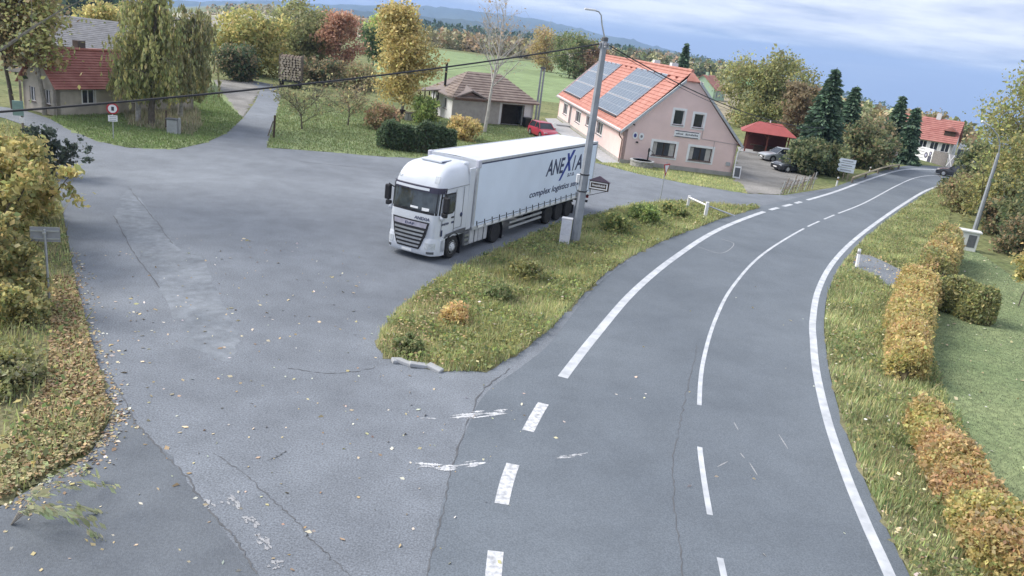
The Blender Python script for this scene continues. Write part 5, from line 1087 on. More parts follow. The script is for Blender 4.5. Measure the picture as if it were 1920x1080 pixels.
leafy(islw, 46000, .26, .075, YGR+GRN+OLV+LIME[:1], 'low leafy weeds between the island grass'); leafy(rightw, 46000, .24, .07, YGR+GRN+OLV, 'low leafy weeds on the right verge', lambda p: ~inpoly(p, drvw)); leafy(leftw[(leftw[:, 1] > 0)], 26000, .32, .08, YGR+OLV+GRN, 'low leafy weeds on the left verge')
FL = [(.6, .56, .45), (.62, .52, .3), (.5, .42, .22), (.66, .63, .55)]; FO = [(.4, .26, .12), (.48, .33, .15), (.31, .21, .12), (.5, .4, .2), (.35, .27, .16)]
near_lot = wpoly([(0, 1080), (0, 960), (210, 800), (170, 600), (150, 470), (400, 430), (700, 470), (720, 690), (900, 710), (1010, 740), (1000, 1080)])
p = scatter(near_lot, 560, RNG); dd = np.hypot(p[:, 0]+9, p[:, 1]-16); p = p[RNG.random(len(p)) < np.clip(1.3-dd/16, .16, 1)]
litter('fallen_leaves', p, .07, FL+FL+FO, RNG, 'pale fallen leaves scattered over the lay-by', z0=.013, lift=.004)
p = scatter(wpoly([(1000, 1080), (1010, 740), (1300, 500), (1530, 560), (1600, 1080)]), 26, RNG); litter('fallen_leaves', p, .08, FL, RNG, 'few pale fallen leaves on the main road', z0=.014, lift=.004)
p = scatter(wpoly([(30, 800), (205, 790), (205, 765), (186, 700), (163, 615), (138, 520), (100, 520), (95, 620), (90, 720)]), 9000, RNG); litter('leaf_litter', p, .065, FO, RNG, 'carpet of brown leaves along the left road edge', z0=.02, lift=.12)
p = scatter(wpoly([(0, 940), (100, 886), (168, 846), (203, 788), (60, 790), (0, 830)]), 3500, RNG); litter('leaf_litter', p, .065, FO+OLV, RNG, 'brown leaves in the grass at the lower left', z0=.02, lift=.15)
p = scatter(islw, 1500, RNG); litter('leaf_litter', p, .06, FO+FL, RNG, 'yellow and brown leaves lying on the island grass', z0=.08, lift=.15)
p = scatter(wpoly([(710, 655), (725, 615), (790, 560), (900, 520), (900, 620), (880, 695), (780, 685)]), 1300, RNG); litter('leaf_litter', p, .06, FO, RNG, 'drift of brown leaves at the island tip', z0=.08, lift=.14)
p = scatter(rightw, 3200, RNG); litter('leaf_litter', p, .07, FO+FL, RNG, 'leaves lying in the grass beside the road edge', z0=.06, lift=.12)
p = scatter(lawnR, 250, RNG); litter('fallen_leaves', p, .08, FL, RNG, 'single pale leaves on the lawn', z0=.05, lift=.02)

ed = dense(np.array([G(*q)[:2] for q in [(130, 470), (140, 520), (165, 615), (188, 700), (205, 765), (205, 792), (170, 850), (100, 893), (0, 950)]]), 60)
p = ed[RNG.integers(0, len(ed), 900)] + np.abs(RNG.normal(0, .28, (900, 1)))*np.array([[.9, -.15]]) + RNG.normal(0, .08, (900, 2)); litter('leaf_litter', p, .06, FO+FL, RNG, 'loose leaves blown onto the tarmac along the left verge', z0=.014, lift=.01)
# ---- far woods: masses of trees nobody could count
def woods(name, label, pts, n, h, cols, seed, kind='con', depth=60):
    """trees strewn along a line of terrain points given as (photo x, distance)"""
    rng = np.random.default_rng(seed); V = []; cc = []
    az = np.array([azpx(x, 60) for x, d in pts]); ds = np.array([d for x, d in pts]); u = rng.random(n); a = az[0]+(az[-1]-az[0])*u; d = np.interp(a, az, ds) + rng.random(n)*depth
    X, Y = d*np.sin(a), d*np.cos(a); Z = TZ(X, Y); col = pal(cols, n, rng, .15); out_v = []; out_c = []
    for i in range(n):
        hh = h*rng.uniform(.65, 1.15); rr = hh*(.2 if kind == 'con' else .42); k = 26 if kind == 'con' else 34
        if kind == 'con': z = rng.random(k)**.8; r_ = rr*(1-z)*np.sqrt(rng.random(k))+.1; z = z*hh
        else:
            z = rng.random(k); r_ = rr*np.sqrt(np.clip(1-(2*z-.9)**2, .05, 1))*np.sqrt(rng.random(k)); z = z*hh
        th = rng.random(k)*6.283; P_ = np.c_[X[i]+r_*np.cos(th), Y[i]+r_*np.sin(th), Z[i]+z]; out_v.append(leaf_verts(P_, hh*.17, rng, elong=1.3)); out_c.append(np.repeat(col[i:i+1], k, 0)*(.8+.4*rng.random((k, 1))))
    o = quadmesh(name, np.concatenate(out_v), np.clip(np.concatenate(out_c), .01, .9), NEEDLE); return tag(o, label, 'wood', kind='stuff')
woods('far_wood', 'dark conifer wood at the far edge of the meadow', [(770, 800), (1000, 800), (1200, 850)], 420, 11, SPR, 1, depth=90)
woods('far_wood', 'dark wood on the horizon above the left farmhouse', [(90, 330), (235, 340)], 240, 12, SPR+DGR, 2, depth=40)
woods('far_wood', 'mixed wood behind the ploughed field', [(390, 620), (560, 640), (760, 640)], 130, 8, DGR+BRN, 3, 'dec', 80)
woods('far_wood', 'brown hedgerow across the pale meadow', [(790, 345), (930, 335), (1010, 340)], 170, 7, BRN+OLV, 4, 'dec', 25)
woods('far_wood', 'brown copse behind the pink inn', [(1100, 430), (1250, 430), (1400, 425)], 200, 8, BRN+OLV+DGR, 5, 'dec', 40)
woods('far_wood', 'thin line of trees along the far field', [(1200, 1500), (1400, 1500), (1560, 1450), (1900, 1450)], 260, 13, DGR+SPR, 6, 'dec', 120)
woods('far_wood', 'bushes along the field behind the bend', [(1560, 190), (1700, 190), (1900, 185)], 120, 5, BRN+OLV, 7, 'dec', 20)
woods('far_wood', 'tree belt below the blue hills', [(1000, 1100), (1300, 1100)], 260, 11, DGR+BRN, 8, 'dec', 150)
# ================================================================== STREET FURNITURE, VEHICLES, SMALL THINGS
def on_ray(px, dist):                                      # point on the sight line of a photo pixel at a horizontal distance
    d = ray(*px); return CAM0 + d*(dist/math.hypot(d[0], d[1]))
# ---- concrete pole with street lamp
pb = G(1077, 456); ph = HT(pb, 72)
pole = thing('utility_pole', 'tall concrete pole with street lamp standing on the grass island', 'pole', pb)
POLC = M('pole_concrete', (.27, .29, .32), .9, .14, 2.5, bump=.3, bscale=25)
MB().loft([[(r*math.cos(k*math.pi/4+.39), r*math.sin(k*math.pi/4+.39), z) for k in range(8)] for r, z in ((.25, -.1), (.22, 2.2), (.14, ph))]).build('shaft', POLC, pole, smooth=20)
MB().tube([(0, 0, ph), (-.05, 0, ph+.1), (-.22, 0, ph+.55), (-.32, 0, ph+.95), (-.45, -.05, ph+1.08), (-.72, -.12, ph+1.12)], [.035]*3+[.03]*3, 8).build('lamp_arm', STEEL, pole, smooth=60)
MB().box((-.85, -.15, ph+1.12), (.5, .17, .09), Matrix.Rotation(.12, 3, 'Z')).build('lamp_head', TRIMW, pole, bevel=.03)
MB().lathe([(.14, ph-.12), (.15, ph-.1), (.15, ph+.02), (.1, ph+.06), (.02, ph+.07)], 10).build('pole_cap', GREYP, pole)
for k, (x, y) in enumerate(((-.17, -.05), (.17, 0), (.05, -.18))): MB().lathe([(.02, ph-.4), (.06, ph-.38), (.04, ph-.32), (.06, ph-.28), (.06, ph-.2), (.02, ph-.18)], 10, 'z', (x, y, 0)).build('insulator', M('insulator_grey', (.3, .3, .32), .4), pole)
MB().box((.02, 0, ph-.42), (.5, .07, .07)).build('crossarm', STEEL, pole)
for z in (2.55, 3.35): MB().lathe([(.215, z), (.235, z+.01), (.235, z+.05), (.215, z+.06)], 12).build('steel_band', BLACK, pole)
MB().bb(-.36, -.2, -.1, .1, 2.95, 3.35).build('junction_box', TRIMW, pole, bevel=.02); MB().tube([(-.28, 0, 2.95), (-.34, -.02, 2.8), (-.22, -.1, 2.5), (-.21, -.1, .3)], .015, 5).build('conduit', GREYP, pole)
# wooden pointer strapped to the pole
sg = thing('wooden_pointer_sign', 'roofed wooden signboard with white border strapped to the concrete pole', 'sign', (pb[0]+.22, pb[1]-.12, 2.75), math.radians(-14))
MB().bb(.05, 1.0, -.02, .03, 0, .42).build('board', DARKW, sg, bevel=.01); m = MB(); frame(m, lambda a, d, z: (a, d-.02, z), .13, .88, .1, .33, .05, -.012, -.001); m.build('white_border', TRIMW, sg)
MB().loft([[(.0, -.06, .42), (1.05, -.06, .42), (.5, -.06, .68)], [(.0, .06, .42), (1.05, .06, .42), (.5, .06, .68)]]).build('gable', M('purple_brown', (.12, .09, .12), .8), sg)
rs = random.Random(8); x = .2
while x < .8: w = rs.uniform(.04, .07); MB().bb(x, x+w*.6, -.034, -.0205, .17, .17+rs.uniform(.06, .11)).build('letter_stroke', TRIMW, sg); x += w
MB().tube([(.9, 0, 0), (.0, .02, -.35)], .015, 5).build('strut', BLACK, sg)
# white cabinet
cb = G(1057, 459); cab_ = thing('electric_cabinet', 'tall narrow white electric cabinet beside the concrete pole', 'cabinet', cb, math.radians(-8))
MB().bb(-.24, .24, -.16, .16, 0, 1.28).build('housing', M('cabinet_white', (.7, .7, .76), .6, .05), cab_, bevel=.015); MB().bb(-.26, .26, -.18, .18, 1.28, 1.33).build('lid', TRIMW, cab_, bevel=.01); MB().bb(-.2, .2, -.168, -.16, .5, 1.2).build('door', M('cabinet_door', (.62, .63, .7), .6), cab_); MB().bb(-.22, .22, -.15, .15, -.1, .0).build('plinth', CONC, cab_)
# ---- cables
def cable(a, b, sag, r, label, name='overhead_cable', n=18):
    a, b = np.array(a, float), np.array(b, float); P_ = [a+(b-a)*t-np.array([0, 0, sag*4*t*(1-t)]) for t in np.linspace(0, 1, n)]
    o = MB().tube([p-a for p in P_], r, 5).build(name, BLACK); o.location = a; return tag(o, label, 'cable', 'overhead cables')
tp_ = np.array([pb[0], pb[1], ph-.25])
cable(tp_+[-.17, 0, 0], on_ray((-40, 213), 26), .25, .034, 'thick black cable running from the concrete pole to the upper left')
cable(tp_+[-.1, 0, -.25], on_ray((420, 168), 88), .3, .012, 'thin wire below the thick cable on the left of the pole')
e1 = on_ray((1545, 240), 78)
cable(tp_+[.17, 0, 0], e1, .9, .03, 'upper cable crossing in front of the pink inn roof'); cable(tp_+[.17, 0, -.1], e1-[0, 0, .35], .9, .014, 'lower thin cable crossing in front of the pink inn roof')
# ---- second concrete pole by the cottage
sp_ = G(1005.5, 230); t = thing('concrete_post', 'short concrete pole between the cottage and the pink inn', 'pole', sp_); hh = HT(sp_, 128)
for s in (-.16, .16): MB().loft([[(r*math.cos(k*math.pi/2+.78)+s, r*math.sin(k*math.pi/2+.78), z) for k in range(4)] for r, z in ((.17, 0), (.13, hh))]).build('leg', POLC, t)
MB().bb(-.3, .3, -.14, .14, hh-.05, hh+.12).build('cap', GREYP, t)
# ---- leaning lamp pole at the right with its meter pillar
rb = G(1826, 437); t = thing('lamp_pole', 'slim concrete lamp pole leaning beside the lawn on the right', 'pole', rb); rh = HT(rb, 288)
MB().loft([[(r*math.cos(k*math.pi/4), r*math.sin(k*math.pi/4), z) for k in range(8)] for r, z in ((.17, 0), (.1, rh))]).build('shaft', POLC, t, smooth=20)
MB().tube([(0, 0, rh), (-.1, 0, rh+.6), (-.5, -.1, rh+1.2), (-1.3, -.2, rh+1.75)], .04, 6).build('lamp_arm', STEEL, t); MB().box((-1.6, -.25, rh+1.85), (.6, .2, .1), Matrix.Rotation(.4, 3, 'Y')).build('lamp_head', TRIMW, t, bevel=.03)
kb = G(1808, 468); t = thing('meter_pillar', 'pale concrete meter pillar with dark door at the foot of the lamp pole', 'cabinet', kb, math.radians(-20))
PAL = M('pale_concrete', (.55, .56, .55), .9, .08, 3); MB().bb(-.55, .55, -.3, .3, 0, 1.15).build('pillar', PAL, t, bevel=.02); MB().bb(-.64, .64, -.38, .38, 1.15, 1.25).build('cap', PAL, t, bevel=.02); MB().bb(-.02, .42, -.315, -.301, .25, 1.0).build('meter_door', GREYP, t)
# ---- signs
def post(t, h, r=.03, mat=STEEL): return MB().tube([(0, 0, -.1), (0, 0, h)], r, 8).build('post', mat, t)
yb = G(1237, 379); hY = HT(yb, 303); t = thing('give_way_sign', 'give way sign on a slim post at the side road', 'sign', yb, math.radians(55)); post(t, hY)
def plate(t, pts, y, mat, name, th=.012): return MB().loft([[(x, y+th, z) for x, z in pts], [(x, y, z) for x, z in pts]]).build(name, mat, t)
REDP = M('sign_red', (.4, .03, .04), .5, .05)
plate(t, [(0, hY-.95), (.45, hY-.15), (-.45, hY-.15)], -.05, REDP, 'triangle'); plate(t, [(0, hY-.75), (.3, hY-.23), (-.3, hY-.23)], -.062, TRIMW, 'white_field')
nb = G(213, 264); hN = HT(nb, 193); t = thing('no_lorries_sign', 'round red-ringed traffic sign with white plate on the lawn edge', 'sign', nb, math.radians(32)); post(t, hN)
def circ(r, n=24): return [(r*math.cos(2*math.pi*k/n), r*math.sin(2*math.pi*k/n)) for k in range(n)]
zc = hN-.34; plate(t, [(x, z+zc) for x, z in circ(.34)], -.05, REDP, 'red_ring'); plate(t, [(x, z+zc) for x, z in circ(.25)], -.062, TRIMW, 'white_field'); plate(t, [(-.07, zc-.12), (.08, zc-.12), (.08, zc+.12), (-.07, zc+.12)], -.07, INK, 'symbol')
plate(t, [(-.26, zc-.78), (.26, zc-.78), (.26, zc-.4), (-.26, zc-.4)], -.05, TRIMW, 'text_plate')
for k in range(3): plate(t, [(-.18, zc-.72+k*.11), (.18, zc-.72+k*.11), (.18, zc-.68+k*.11), (-.18, zc-.68+k*.11)], -.058, M('plate_grey', (.35, .36, .38), .6), 'text_line', .006)
bb = G(93, 575); hB = HT(bb, 430); t = thing('road_sign', 'back of a grey rectangular road sign on the left verge', 'sign', bb, math.radians(200)); post(t, hB, .035)
plate(t, [(-.38, hB-.38), (.38, hB-.38), (.38, hB+.06), (-.38, hB+.06)], -.05, M('sign_back', (.27, .28, .3), .5, .08, metal=.3), 'plate'); 
for z in (hB-.28, hB-.05): MB().bb(-.36, .36, -.036, .0, z-.02, z+.02).build('rail', STEEL, t)
for z in (hB-.1,): MB().box((0, .04, z), (.1, .05, .05)).build('clamp', STEEL, t)
db = G(1580, 339); hD = HT(db, 296); t = thing('direction_sign', 'pale blue stacked direction sign at the road bend', 'sign', db, math.radians(-28))
DSG = M('sign_pale_blue', (.42, .48, .56), .5, .06); 
for x in (-.05, .35): MB().tube([(x, 0, -.1), (x, 0, hD)], .04, 8).build('post', WOODG, t)
for k in range(3):
    z = hD-.1-.42*k; plate(t, [(-.75, z-.19), (-.6, z-.38), (.75, z-.38), (.75, z), (-.6, z)], -.06, DSG, 'arrow_plate'); MB().bb(-.45, .5, -.068, -.061, z-.24, z-.14).build('text_line', M('sign_text_grey', (.2, .22, .26), .6), t)
mb_ = G(1671, 312); hM = HT(mb_, 282); t = thing('round_sign', 'small white round sign on a post at the far verge', 'sign', mb_, math.radians(-30)); post(t, hM); plate(t, [(x, z+hM-.35) for x, z in circ(.36, 20)], -.05, TRIMW, 'disc'); plate(t, [(x, z+hM-.35) for x, z in circ(.2, 16)], -.06, M('sign_grey', (.5, .5, .53), .5), 'disc_field')
# delineators
def delineator(px, ty, label, tilt=0.):
    b = G(*px); h = HT(b, ty); t = thing('marker_post', label, 'post', b, 0, 'white road marker posts'); t.rotation_euler = (0, tilt, 0)
    MB().prism([(-.06, -.05), (.06, -.05), (.06, .05), (-.06, .05)], 0, h).build('shaft', TRIMW, t, bevel=.01); MB().bb(-.061, .061, -.053, .053, h-.3, h-.12).build('black_band', BLACK, t); MB().bb(-.04, .04, -.058, -.0535, h-.27, h-.15).build('reflector', M('amber_reflector', (.5, .25, .05), .3), t)
delineator((1568, 349), 332, 'white marker post left of the direction sign'); delineator((1630, 324), 313, 'white marker post on the far outside of the bend'); delineator((1667, 318), 309, 'white marker post below the small round sign')
b = G(1606, 501); t = thing('marker_post', 'white marker post leaning over the driveway mouth', 'post', b, 0, 'white road marker posts'); t.rotation_euler = (-.5, .15, 0)
MB().bb(-.07, .07, -.05, .05, 0, 1.0).build('shaft', TRIMW, t, bevel=.01); MB().bb(-.071, .071, -.052, .052, .7, .85).build('grey_band', GUTTER, t)
b = G(1321, 411); h = HT(b, 379); t = thing('pipe_barrier', 'white post with pipe rail at the far end of the island', 'barrier', b); MB().bb(-.09, .09, -.09, .09, 0, h).build('post', TRIMW, t, bevel=.01)
e = G(1288, 393)-b; MB().tube([(0, 0, h*.8), (e[0], e[1], h*.75)], .05, 8).build('rail', TRIMW, t); MB().bb(e[0]-.07, e[0]+.07, e[1]-.07, e[1]+.07, 0, h*.85).build('post', TRIMW, t); MB().tube([(0, 0, h*.8), (1.7, -.2, h*.45)], .045, 8).build('rail', STEEL, t)
# timber guard rail, stake fence
ga_, gb_ = G(1597, 343), G(1682, 317); t = thing('guard_rail', 'weathered low timber rail along the outside of the bend', 'barrier', ga_); L_ = smooth_line(PL([(1597, 343), (1630, 331), (1660, 321), (1684, 317)]), 4)-ga_[:2]
MB().tube([(*p, .5) for p in L_], .09, 6).build('rail', M('bleached_timber', (.42, .36, .25), .85), t)
for p in L_[::3]: MB().bb(p[0]-.07, p[0]+.07, p[1]-.07, p[1]+.07, 0, .5).build('post', WOODG, t)
fa, fb_ = G(1462, 365), G(1522, 354); t = thing('stake_fence', 'crooked fence of grey stakes at the corner of the gravel yard', 'fence', fa); rs = random.Random(3); v = fb_-fa
for k in range(13):
    q = v*k/12; hh = rs.uniform(1.0, 1.5); MB().tube([(q[0], q[1], -.05), (q[0]+rs.uniform(.05, .3), q[1]+rs.uniform(-.1, .1), hh)], .045, 5).build('stake', WOODG if k % 3 else M('grey_stake', (.3, .31, .3), .9), t)
for z in (.4, .9): MB().tube([(0, 0, z), (v[0], v[1], z)], .03, 5).build('rail', WOODG, t)
# ---- black post, stone bin, kerb stones, garden things
b = G(513, 259); t = thing('leaning_post', 'dark leaning timber post at the corner of the lawn', 'post', b); h = HT(b, 216); MB().tube([(0, 0, -.1), (.06, 0, h)], .075, 8).build('stake', DARKW, t); MB().tube([(-.45, .1, .1), (-.05, 0, h*.75)], .05, 6).build('prop', WOODG, t)
b = G(325, 251); t = thing('litter_bin', 'grey concrete litter bin with dark lid under the birches', 'bin', b, .1); h = HT(b, 224); MB().bb(-.36, .3, -.25, .25, 0, h).build('body', CONC, t, bevel=.03); MB().bb(-.42, .34, -.3, .3, h, h+.07).build('lid', GREYP, t); MB().bb(.36, .48, -.05, .05, 0, h+.15).build('side_post', CONC, t); MB().tube([(-.48, 0, h*.4), (-.46, 0, h+.55)], .06, 6).build('dark_stump', DARKW, t)
for k, (px, a, s) in enumerate((((760, 683), -.3, .55), ((790, 688), .2, .7), ((815, 693), -.5, .5), ((745, 679), .5, .35))):
    o = MB().box((0, 0, .05), (s, .22, .12)).build('kerb_stone', CONC, bevel=.03); b = G(*px); o.location = (b[0], b[1], .0); o.rotation_euler = (.08*(k-1), .1, a); tag(o, ['broken kerb stone second from the left at the island tip', 'longest broken kerb stone at the island tip', 'tilted broken kerb stone right of the others at the island tip', 'smallest broken kerb stone left of the others at the island tip'][k], 'stone', 'broken kerb stones')
b = G(986, 239); t = thing('rubbish_bin', 'black wheeled bin at the right corner of the grey cottage', 'bin', b, ga); MB().loft([[(-.28, -.3, .08), (.28, -.3, .08), (.28, .3, .08), (-.28, .3, .08)], [(-.34, -.38, 1.0), (.34, -.38, 1.0), (.34, .38, 1.0), (-.34, .38, 1.0)]]).build('body', BLACK, t); MB().bb(-.37, .37, -.42, .42, 1.0, 1.08).build('lid', GREYP, t, bevel=.03)
for s in (-.22, .22): MB().lathe([(.1, s-.03), (.1, s+.03)], 12, 'x', (0, .3, .1)).build('wheel', RUBBER, t)
b = G(772, 226); t = thing('garden_planter', 'grey wooden planter box behind the clipped hedge', 'planter', b, .2); MB().bb(-.7, .7, -.4, .4, 0, .7).build('box', M('grey_planks', (.34, .33, .32), .9, .2), t); MB().bb(-.75, .75, -.45, .45, .7, .78).build('rim', WOODG, t)
for x in (-.4, 0, .4): MB().bb(x-.02, x+.02, -.415, -.4, .05, .68).build('batten', DARKW, t)
b = G(742, 222); t = thing('garden_bench', 'dark timber bench left of the grey planter', 'bench', b, .15); MB().bb(-.9, .9, -.2, .25, .42, .48).build('seat', DARKW, t); MB().bb(-.9, .9, .22, .27, .5, .9).build('backrest', DARKW, t)
for x in (-.75, .75): MB().bb(x-.05, x+.05, -.18, .22, 0, .42).build('leg', DARKW, t)
# ---- timber stacked for transport beside the track
b = G(543, 166); t = thing('timber_trailer', 'trailer loaded with a high stack of cut logs beside the track', 'trailer', b, math.radians(14)); h = HT(b, 104)
LOGE = M('log_end', (.5, .42, .33), .85, .15, 3); LOGB = M('log_bark', (.16, .12, .09), .95, .3, 6); rs = random.Random(5)
MB().bb(-1.3, 1.3, 0, 5, .75, .95).build('bed', CHASS, t)
for x in (-1.25, 1.25):
    for y in (.15, 2.5, 4.8): MB().bb(x-.05, x+.05, y-.05, y+.05, .9, h).build('stanchion', WOODG, t)
    for y in (1.0, 4.0): MB().lathe([(.12, -.15), (.42, -.15), (.45, 0), (.42, .15), (.12, .15)], 16, 'x', (x*.85, y, .45)).build('wheel', RUBBER, t)
z = 1.1; row = 0
while z < h-.1:
    x = -1.05+(.13 if row % 2 else 0)
    while x < 1.1:
        r = rs.uniform(.12, .19); y0 = rs.uniform(-.15, .15); lg = MB().lathe([(r, y0), (r, y0+4.6)], 9, 'y', (x, 0, z+rs.uniform(-.03, .03))).build('log', LOGB, t); MB().lathe([(r*.93, y0-.012), (r*.93, y0-.001)], 9, 'y', (x, 0, z)).build('cut_end', LOGE, lg); x += r*2+.02
    z += .29; row += 1
# ---- painted wall, plank fence and cold frame by the bend
wa, wb, wc = GT(1706, 294), GT(1746, 305), GT(1773, 314)
def along(a, b): d = b-a; return float(np.hypot(d[0], d[1])), math.atan2(d[1], d[0])
Lw, aw = along(wa, wb); t = thing('painted_wall', 'white garden wall with dark painted figures at the bend', 'wall', wa, aw); MB().bb(0, Lw, -.1, .1, -.3, 1.7).build('panel', TRIMW, t)
for z in (.35, .75, 1.15, 1.5): MB().bb(.05, Lw*.62, -.125, -.101, z-.06, z+.04).build('painted_line', M('mural_grey', (.3, .3, .33), .8), t)
for x, z, r in ((Lw*.72, .8, .38), (Lw*.9, 1.1, .3)):
    MB().lathe([(r, -.12), (r, -.104)], 18, 'y', (x, 0, z)).build('painted_figure', M('mural_dark', (.07, .07, .1), .8), t); MB().lathe([(r*.5, -.13), (r*.5, -.121)], 14, 'y', (x, 0, z)).build('painted_figure', M('mural_violet', (.4, .4, .52), .8), t)
MB().bb(Lw*.82, Lw*.97, -.12, -.103, .0, .8).build('painted_figure', M('mural_dark', (.07,)*3), t)
Lf, af = along(wb, wc); t = thing('plank_fence', 'grey brown plank fence continuing the painted wall', 'fence', wb, af)
for k in range(int(Lf/.24)): MB().bb(k*.24, k*.24+.21, -.03, .03, -.2, 1.6+.08*math.sin(k*2.1)).build('plank', M('fence_grey', (.2, .185, .18), .9, .2), t)
for z in (.4, 1.2): MB().bb(0, Lf, .03, .09, z-.05, z+.05).build('rail', WOODG, t)
t = thing('white_gate', 'white crossed gate panel at the end of the plank fence', 'gate', wc, af); MB().bb(0, 1.5, -.04, .04, .1, 1.7).build('panel', M('gate_grey', (.3, .3, .33), .8), t)
for a_ in (.82, -.82): MB().box((.75, -.06, .9), (2.0, .03, .16), Matrix.Rotation(a_, 3, 'Y')).build('cross_brace', TRIMW, t)
b = GT(1790, 300); t = thing('greenhouse', 'small white-framed greenhouse half hidden by the trees at the right', 'greenhouse', b, math.radians(-35))
for k in range(5): MB().tube([(k*.8, 0, 0), (k*.8, 0, 1.6), (k*.8, 1.2, 2.3), (k*.8, 2.4, 1.6), (k*.8, 2.4, 0)], .05, 5).build('frame_hoop', TRIMW, t)
for k in range(4):
    MB().quad((k*.8+.05, .02, .1), (k*.8+.75, .02, .1), (k*.8+.75, .02, 1.55), (k*.8+.05, .02, 1.55)).build('pane', GLASSL, t); MB().quad((k*.8+.05, .04, 1.62), (k*.8+.75, .04, 1.62), (k*.8+.75, 1.2, 2.28), (k*.8+.05, 1.2, 2.28)).build('pane', M('cloudy_pane', (.5, .52, .53), .3), t)
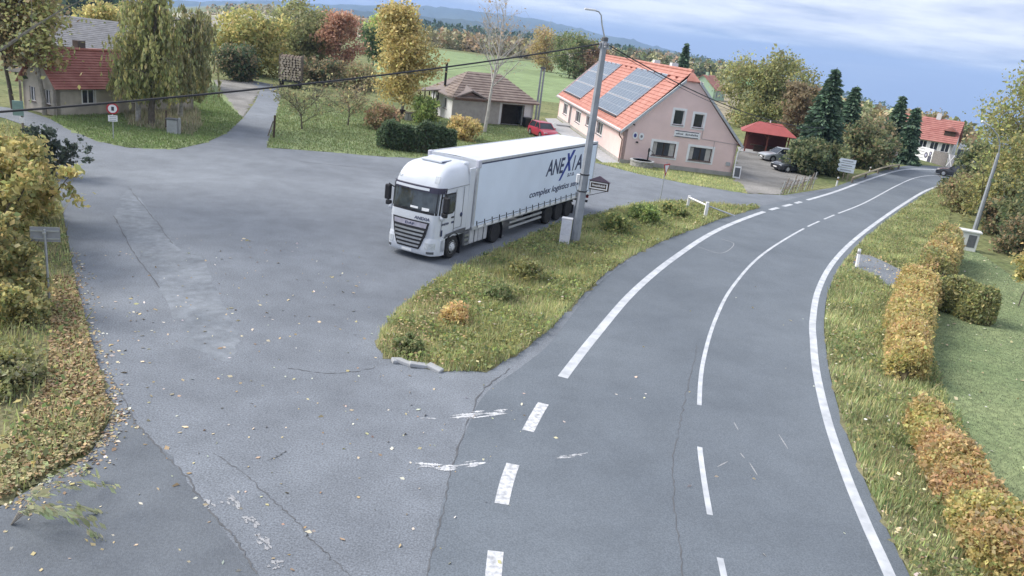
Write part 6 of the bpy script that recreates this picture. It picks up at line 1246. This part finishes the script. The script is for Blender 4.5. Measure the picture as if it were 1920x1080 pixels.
# ---- cars
def car(label, base, rz, body, L_=4.4, W_=1.75, H_=1.45, group='parked cars', est=False):
    t = thing('parked_car', label, 'car', base, rz, group); hw = W_/2
    def sec(x, zl, zb, w, tz): return [(x, -w*.93, zl), (x, -w, zl+.18), (x, -w, zb-.1), (x, -w*.93, zb), (x, 0, zb+tz), (x, w*.93, zb), (x, w, zb-.1), (x, w, zl+.18), (x, w*.93, zl)]
    S = [(-.5, .32, .62, .86, .0), (-.485, .22, .78, .94, .01), (-.42, .2, .86, 1, .02), (-.25, .2, .9, 1, .02), (.12, .2, .9, 1, .02), (.2, .2, .88, 1, .03), (.36, .2, .8, .98, .03), (.46, .2, .7, .93, .02), (.495, .24, .6, .85, .0)]
    MB().loft([sec(a*L_, b, c_, d*hw, e) for a, b, c_, d, e in S]).build('body', body, t, smooth=40)
    def rec(x, z, w): return [(x, -w, z), (x, w, z)]
    bx, rx0, rx1, fx = (-.44 if est else -.40)*L_, (-.36 if est else -.26)*L_, .06*L_, .21*L_; zb, zr = .885, H_
    lo = [(bx, -hw*.9, zb), (fx, -hw*.9, zb), (fx, hw*.9, zb), (bx, hw*.9, zb)]; hi = [(rx0, -hw*.7, zr-.04), (rx1, -hw*.7, zr-.04), (rx1, hw*.7, zr-.04), (rx0, hw*.7, zr-.04)]
    gh_ = MB().loft([lo, hi]).build('cabin_glass', GLASS, t)
    MB().loft([[(rx0-.04, -hw*.71, zr-.05), (rx1+.04, -hw*.71, zr-.05), (rx1+.04, hw*.71, zr-.05), (rx0-.04, hw*.71, zr-.05)], [(rx0+.05, -hw*.62, zr), (rx1-.05, -hw*.62, zr), (rx1-.05, hw*.62, zr), (rx0+.05, hw*.62, zr)]]).build('roof', body, t, smooth=40)
    for s in (-1, 1):
        for a_, b_ in (((fx, zb), (rx1, zr-.04)), ((bx, zb), (rx0, zr-.04)), ((-.08*L_, zb), (-.09*L_, zr-.04))): MB().tube([(a_[0], s*hw*.905, a_[1]), (b_[0], s*hw*.705, b_[1])], .035, 4).build('pillar', body, t)
        for x in (-.3*L_, .3*L_):
            w = MB().lathe([(.06, -.1), (.3, -.1), (.31, 0), (.3, .1), (.06, .1)], 18, 'y', (x, s*(hw-.09), .31)).build('wheel', RUBBER, t, smooth=40); MB().lathe([(.19, s*.105), (.17, s*.112), (.02, s*.115)] if s > 0 else [(.02, -.115), (.17, -.112), (.19, -.105)], 14, 'y', (x, s*(hw-.09), .31)).build('rim', SILV, w)
            MB().lathe([(.36, -.02), (.36, .02)], 18, 'y', (x, s*(hw-.015), .33)).build('wheel_arch', BLACK, t)
        MB().bb(.455*L_, .485*L_, s*hw*.5, s*hw*.88, .56, .68).build('headlight', LAMPG, t, bevel=.02); MB().bb(-.49*L_, -.465*L_, s*hw*.6, s*hw*.92, .62, .8).build('tail_light', M('tail_red', (.3, .02, .025), .35), t, bevel=.02)
        MB().bb(.13*L_, .17*L_, s*hw*1.0, s*hw*1.16, .9, 1.02).build('mirror', body, t, bevel=.03); MB().bb(-.02*L_, .0, s*hw*1.0, s*hw*1.015, .72, .75).build('door_handle', BLACK, t)
    MB().bb(.475*L_, .502*L_, -hw*.6, hw*.6, .32, .5).build('grille', BLACK, t, bevel=.01); MB().bb(-.505*L_, -.5*L_, -.26, .26, .5, .61).build('number_plate', REFL, t); MB().bb(.5*L_, .507*L_, -.26, .26, .36, .46).build('number_plate', REFL, t)
    return t
CSIL = M('car_silver', (.42, .45, .48), .3, .04, 2, metal=.5, coat=.5); CBLK = M('car_black', (.03, .033, .04), .25, .1, 2, coat=.6); CRED = M('car_red', (.4, .03, .06), .3, .05, 2, coat=.5)
car('silver estate car parked beside the gazebo', G(1461, 303), math.radians(195), CSIL, est=True); car('black hatchback parked in front of the dark thicket', G(1486, 322), math.radians(200), CBLK, 4.2); car('red hatchback parked behind the lorry trailer near the cottage', G(1017, 257), math.radians(-66), CRED, 4.1, est=True)
car('dark car driving away at the far end of the road', GT(1792, 333), math.radians(150), CBLK, 4.2, group='cars on the road')
# ---- slim pole with green box at the far left, sapling twigs in the lower left corner
b = G(44, 252); t = thing('notice_post', 'slim pole with a green notice box at the far left', 'post', b, .4); h = HT(b, 150); MB().tube([(0, 0, -.1), (0, 0, h)], .07, 8).build('post', WOODG, t); MB().bb(-.45, .1, -.12, .0, h*.35, h*.62).build('box', M('faded_green', (.2, .3, .28), .7), t); MB().bb(-.12, .1, -.13, .0, h*.22, h*.32).build('white_label', TRIMW, t)
wr = np.random.default_rng(95); wb_ = G(20, 985); t = thing('willow_sapling', 'wispy drooping willow twigs with pale leaves in the lower left corner', 'shrub', wb_); wd = Wood(); LP = []; LD = []
for k in range(7):
    a_ = -.5+.32*k; pth = curve_path((0, 0, 0), (.9*math.cos(a_), .9*math.sin(a_), 1.25), 2.3*wr.uniform(.7, 1.1), 9, wr, .07, -.22); wd.limb(pth, .009, .003, 4)
    for i in range(3, 10):
        for _ in range(5): q = pth[i-1]+(pth[i]-pth[i-1])*wr.random(); LP.append(q+wr.normal(0, .035, 3)); LD.append((pth[i]-pth[i-1])/.25+[0, 0, -.6])
wd.mb.build('twigs', BARKG, t); LP, LD = np.array(LP), np.array(LD); quadmesh('leaves', leaf_verts(LP, .075, wr, elong=2.2, dirs=LD), pal([(.42, .45, .25), (.36, .4, .2), (.48, .47, .27)], len(LP), wr), LEAF, t)
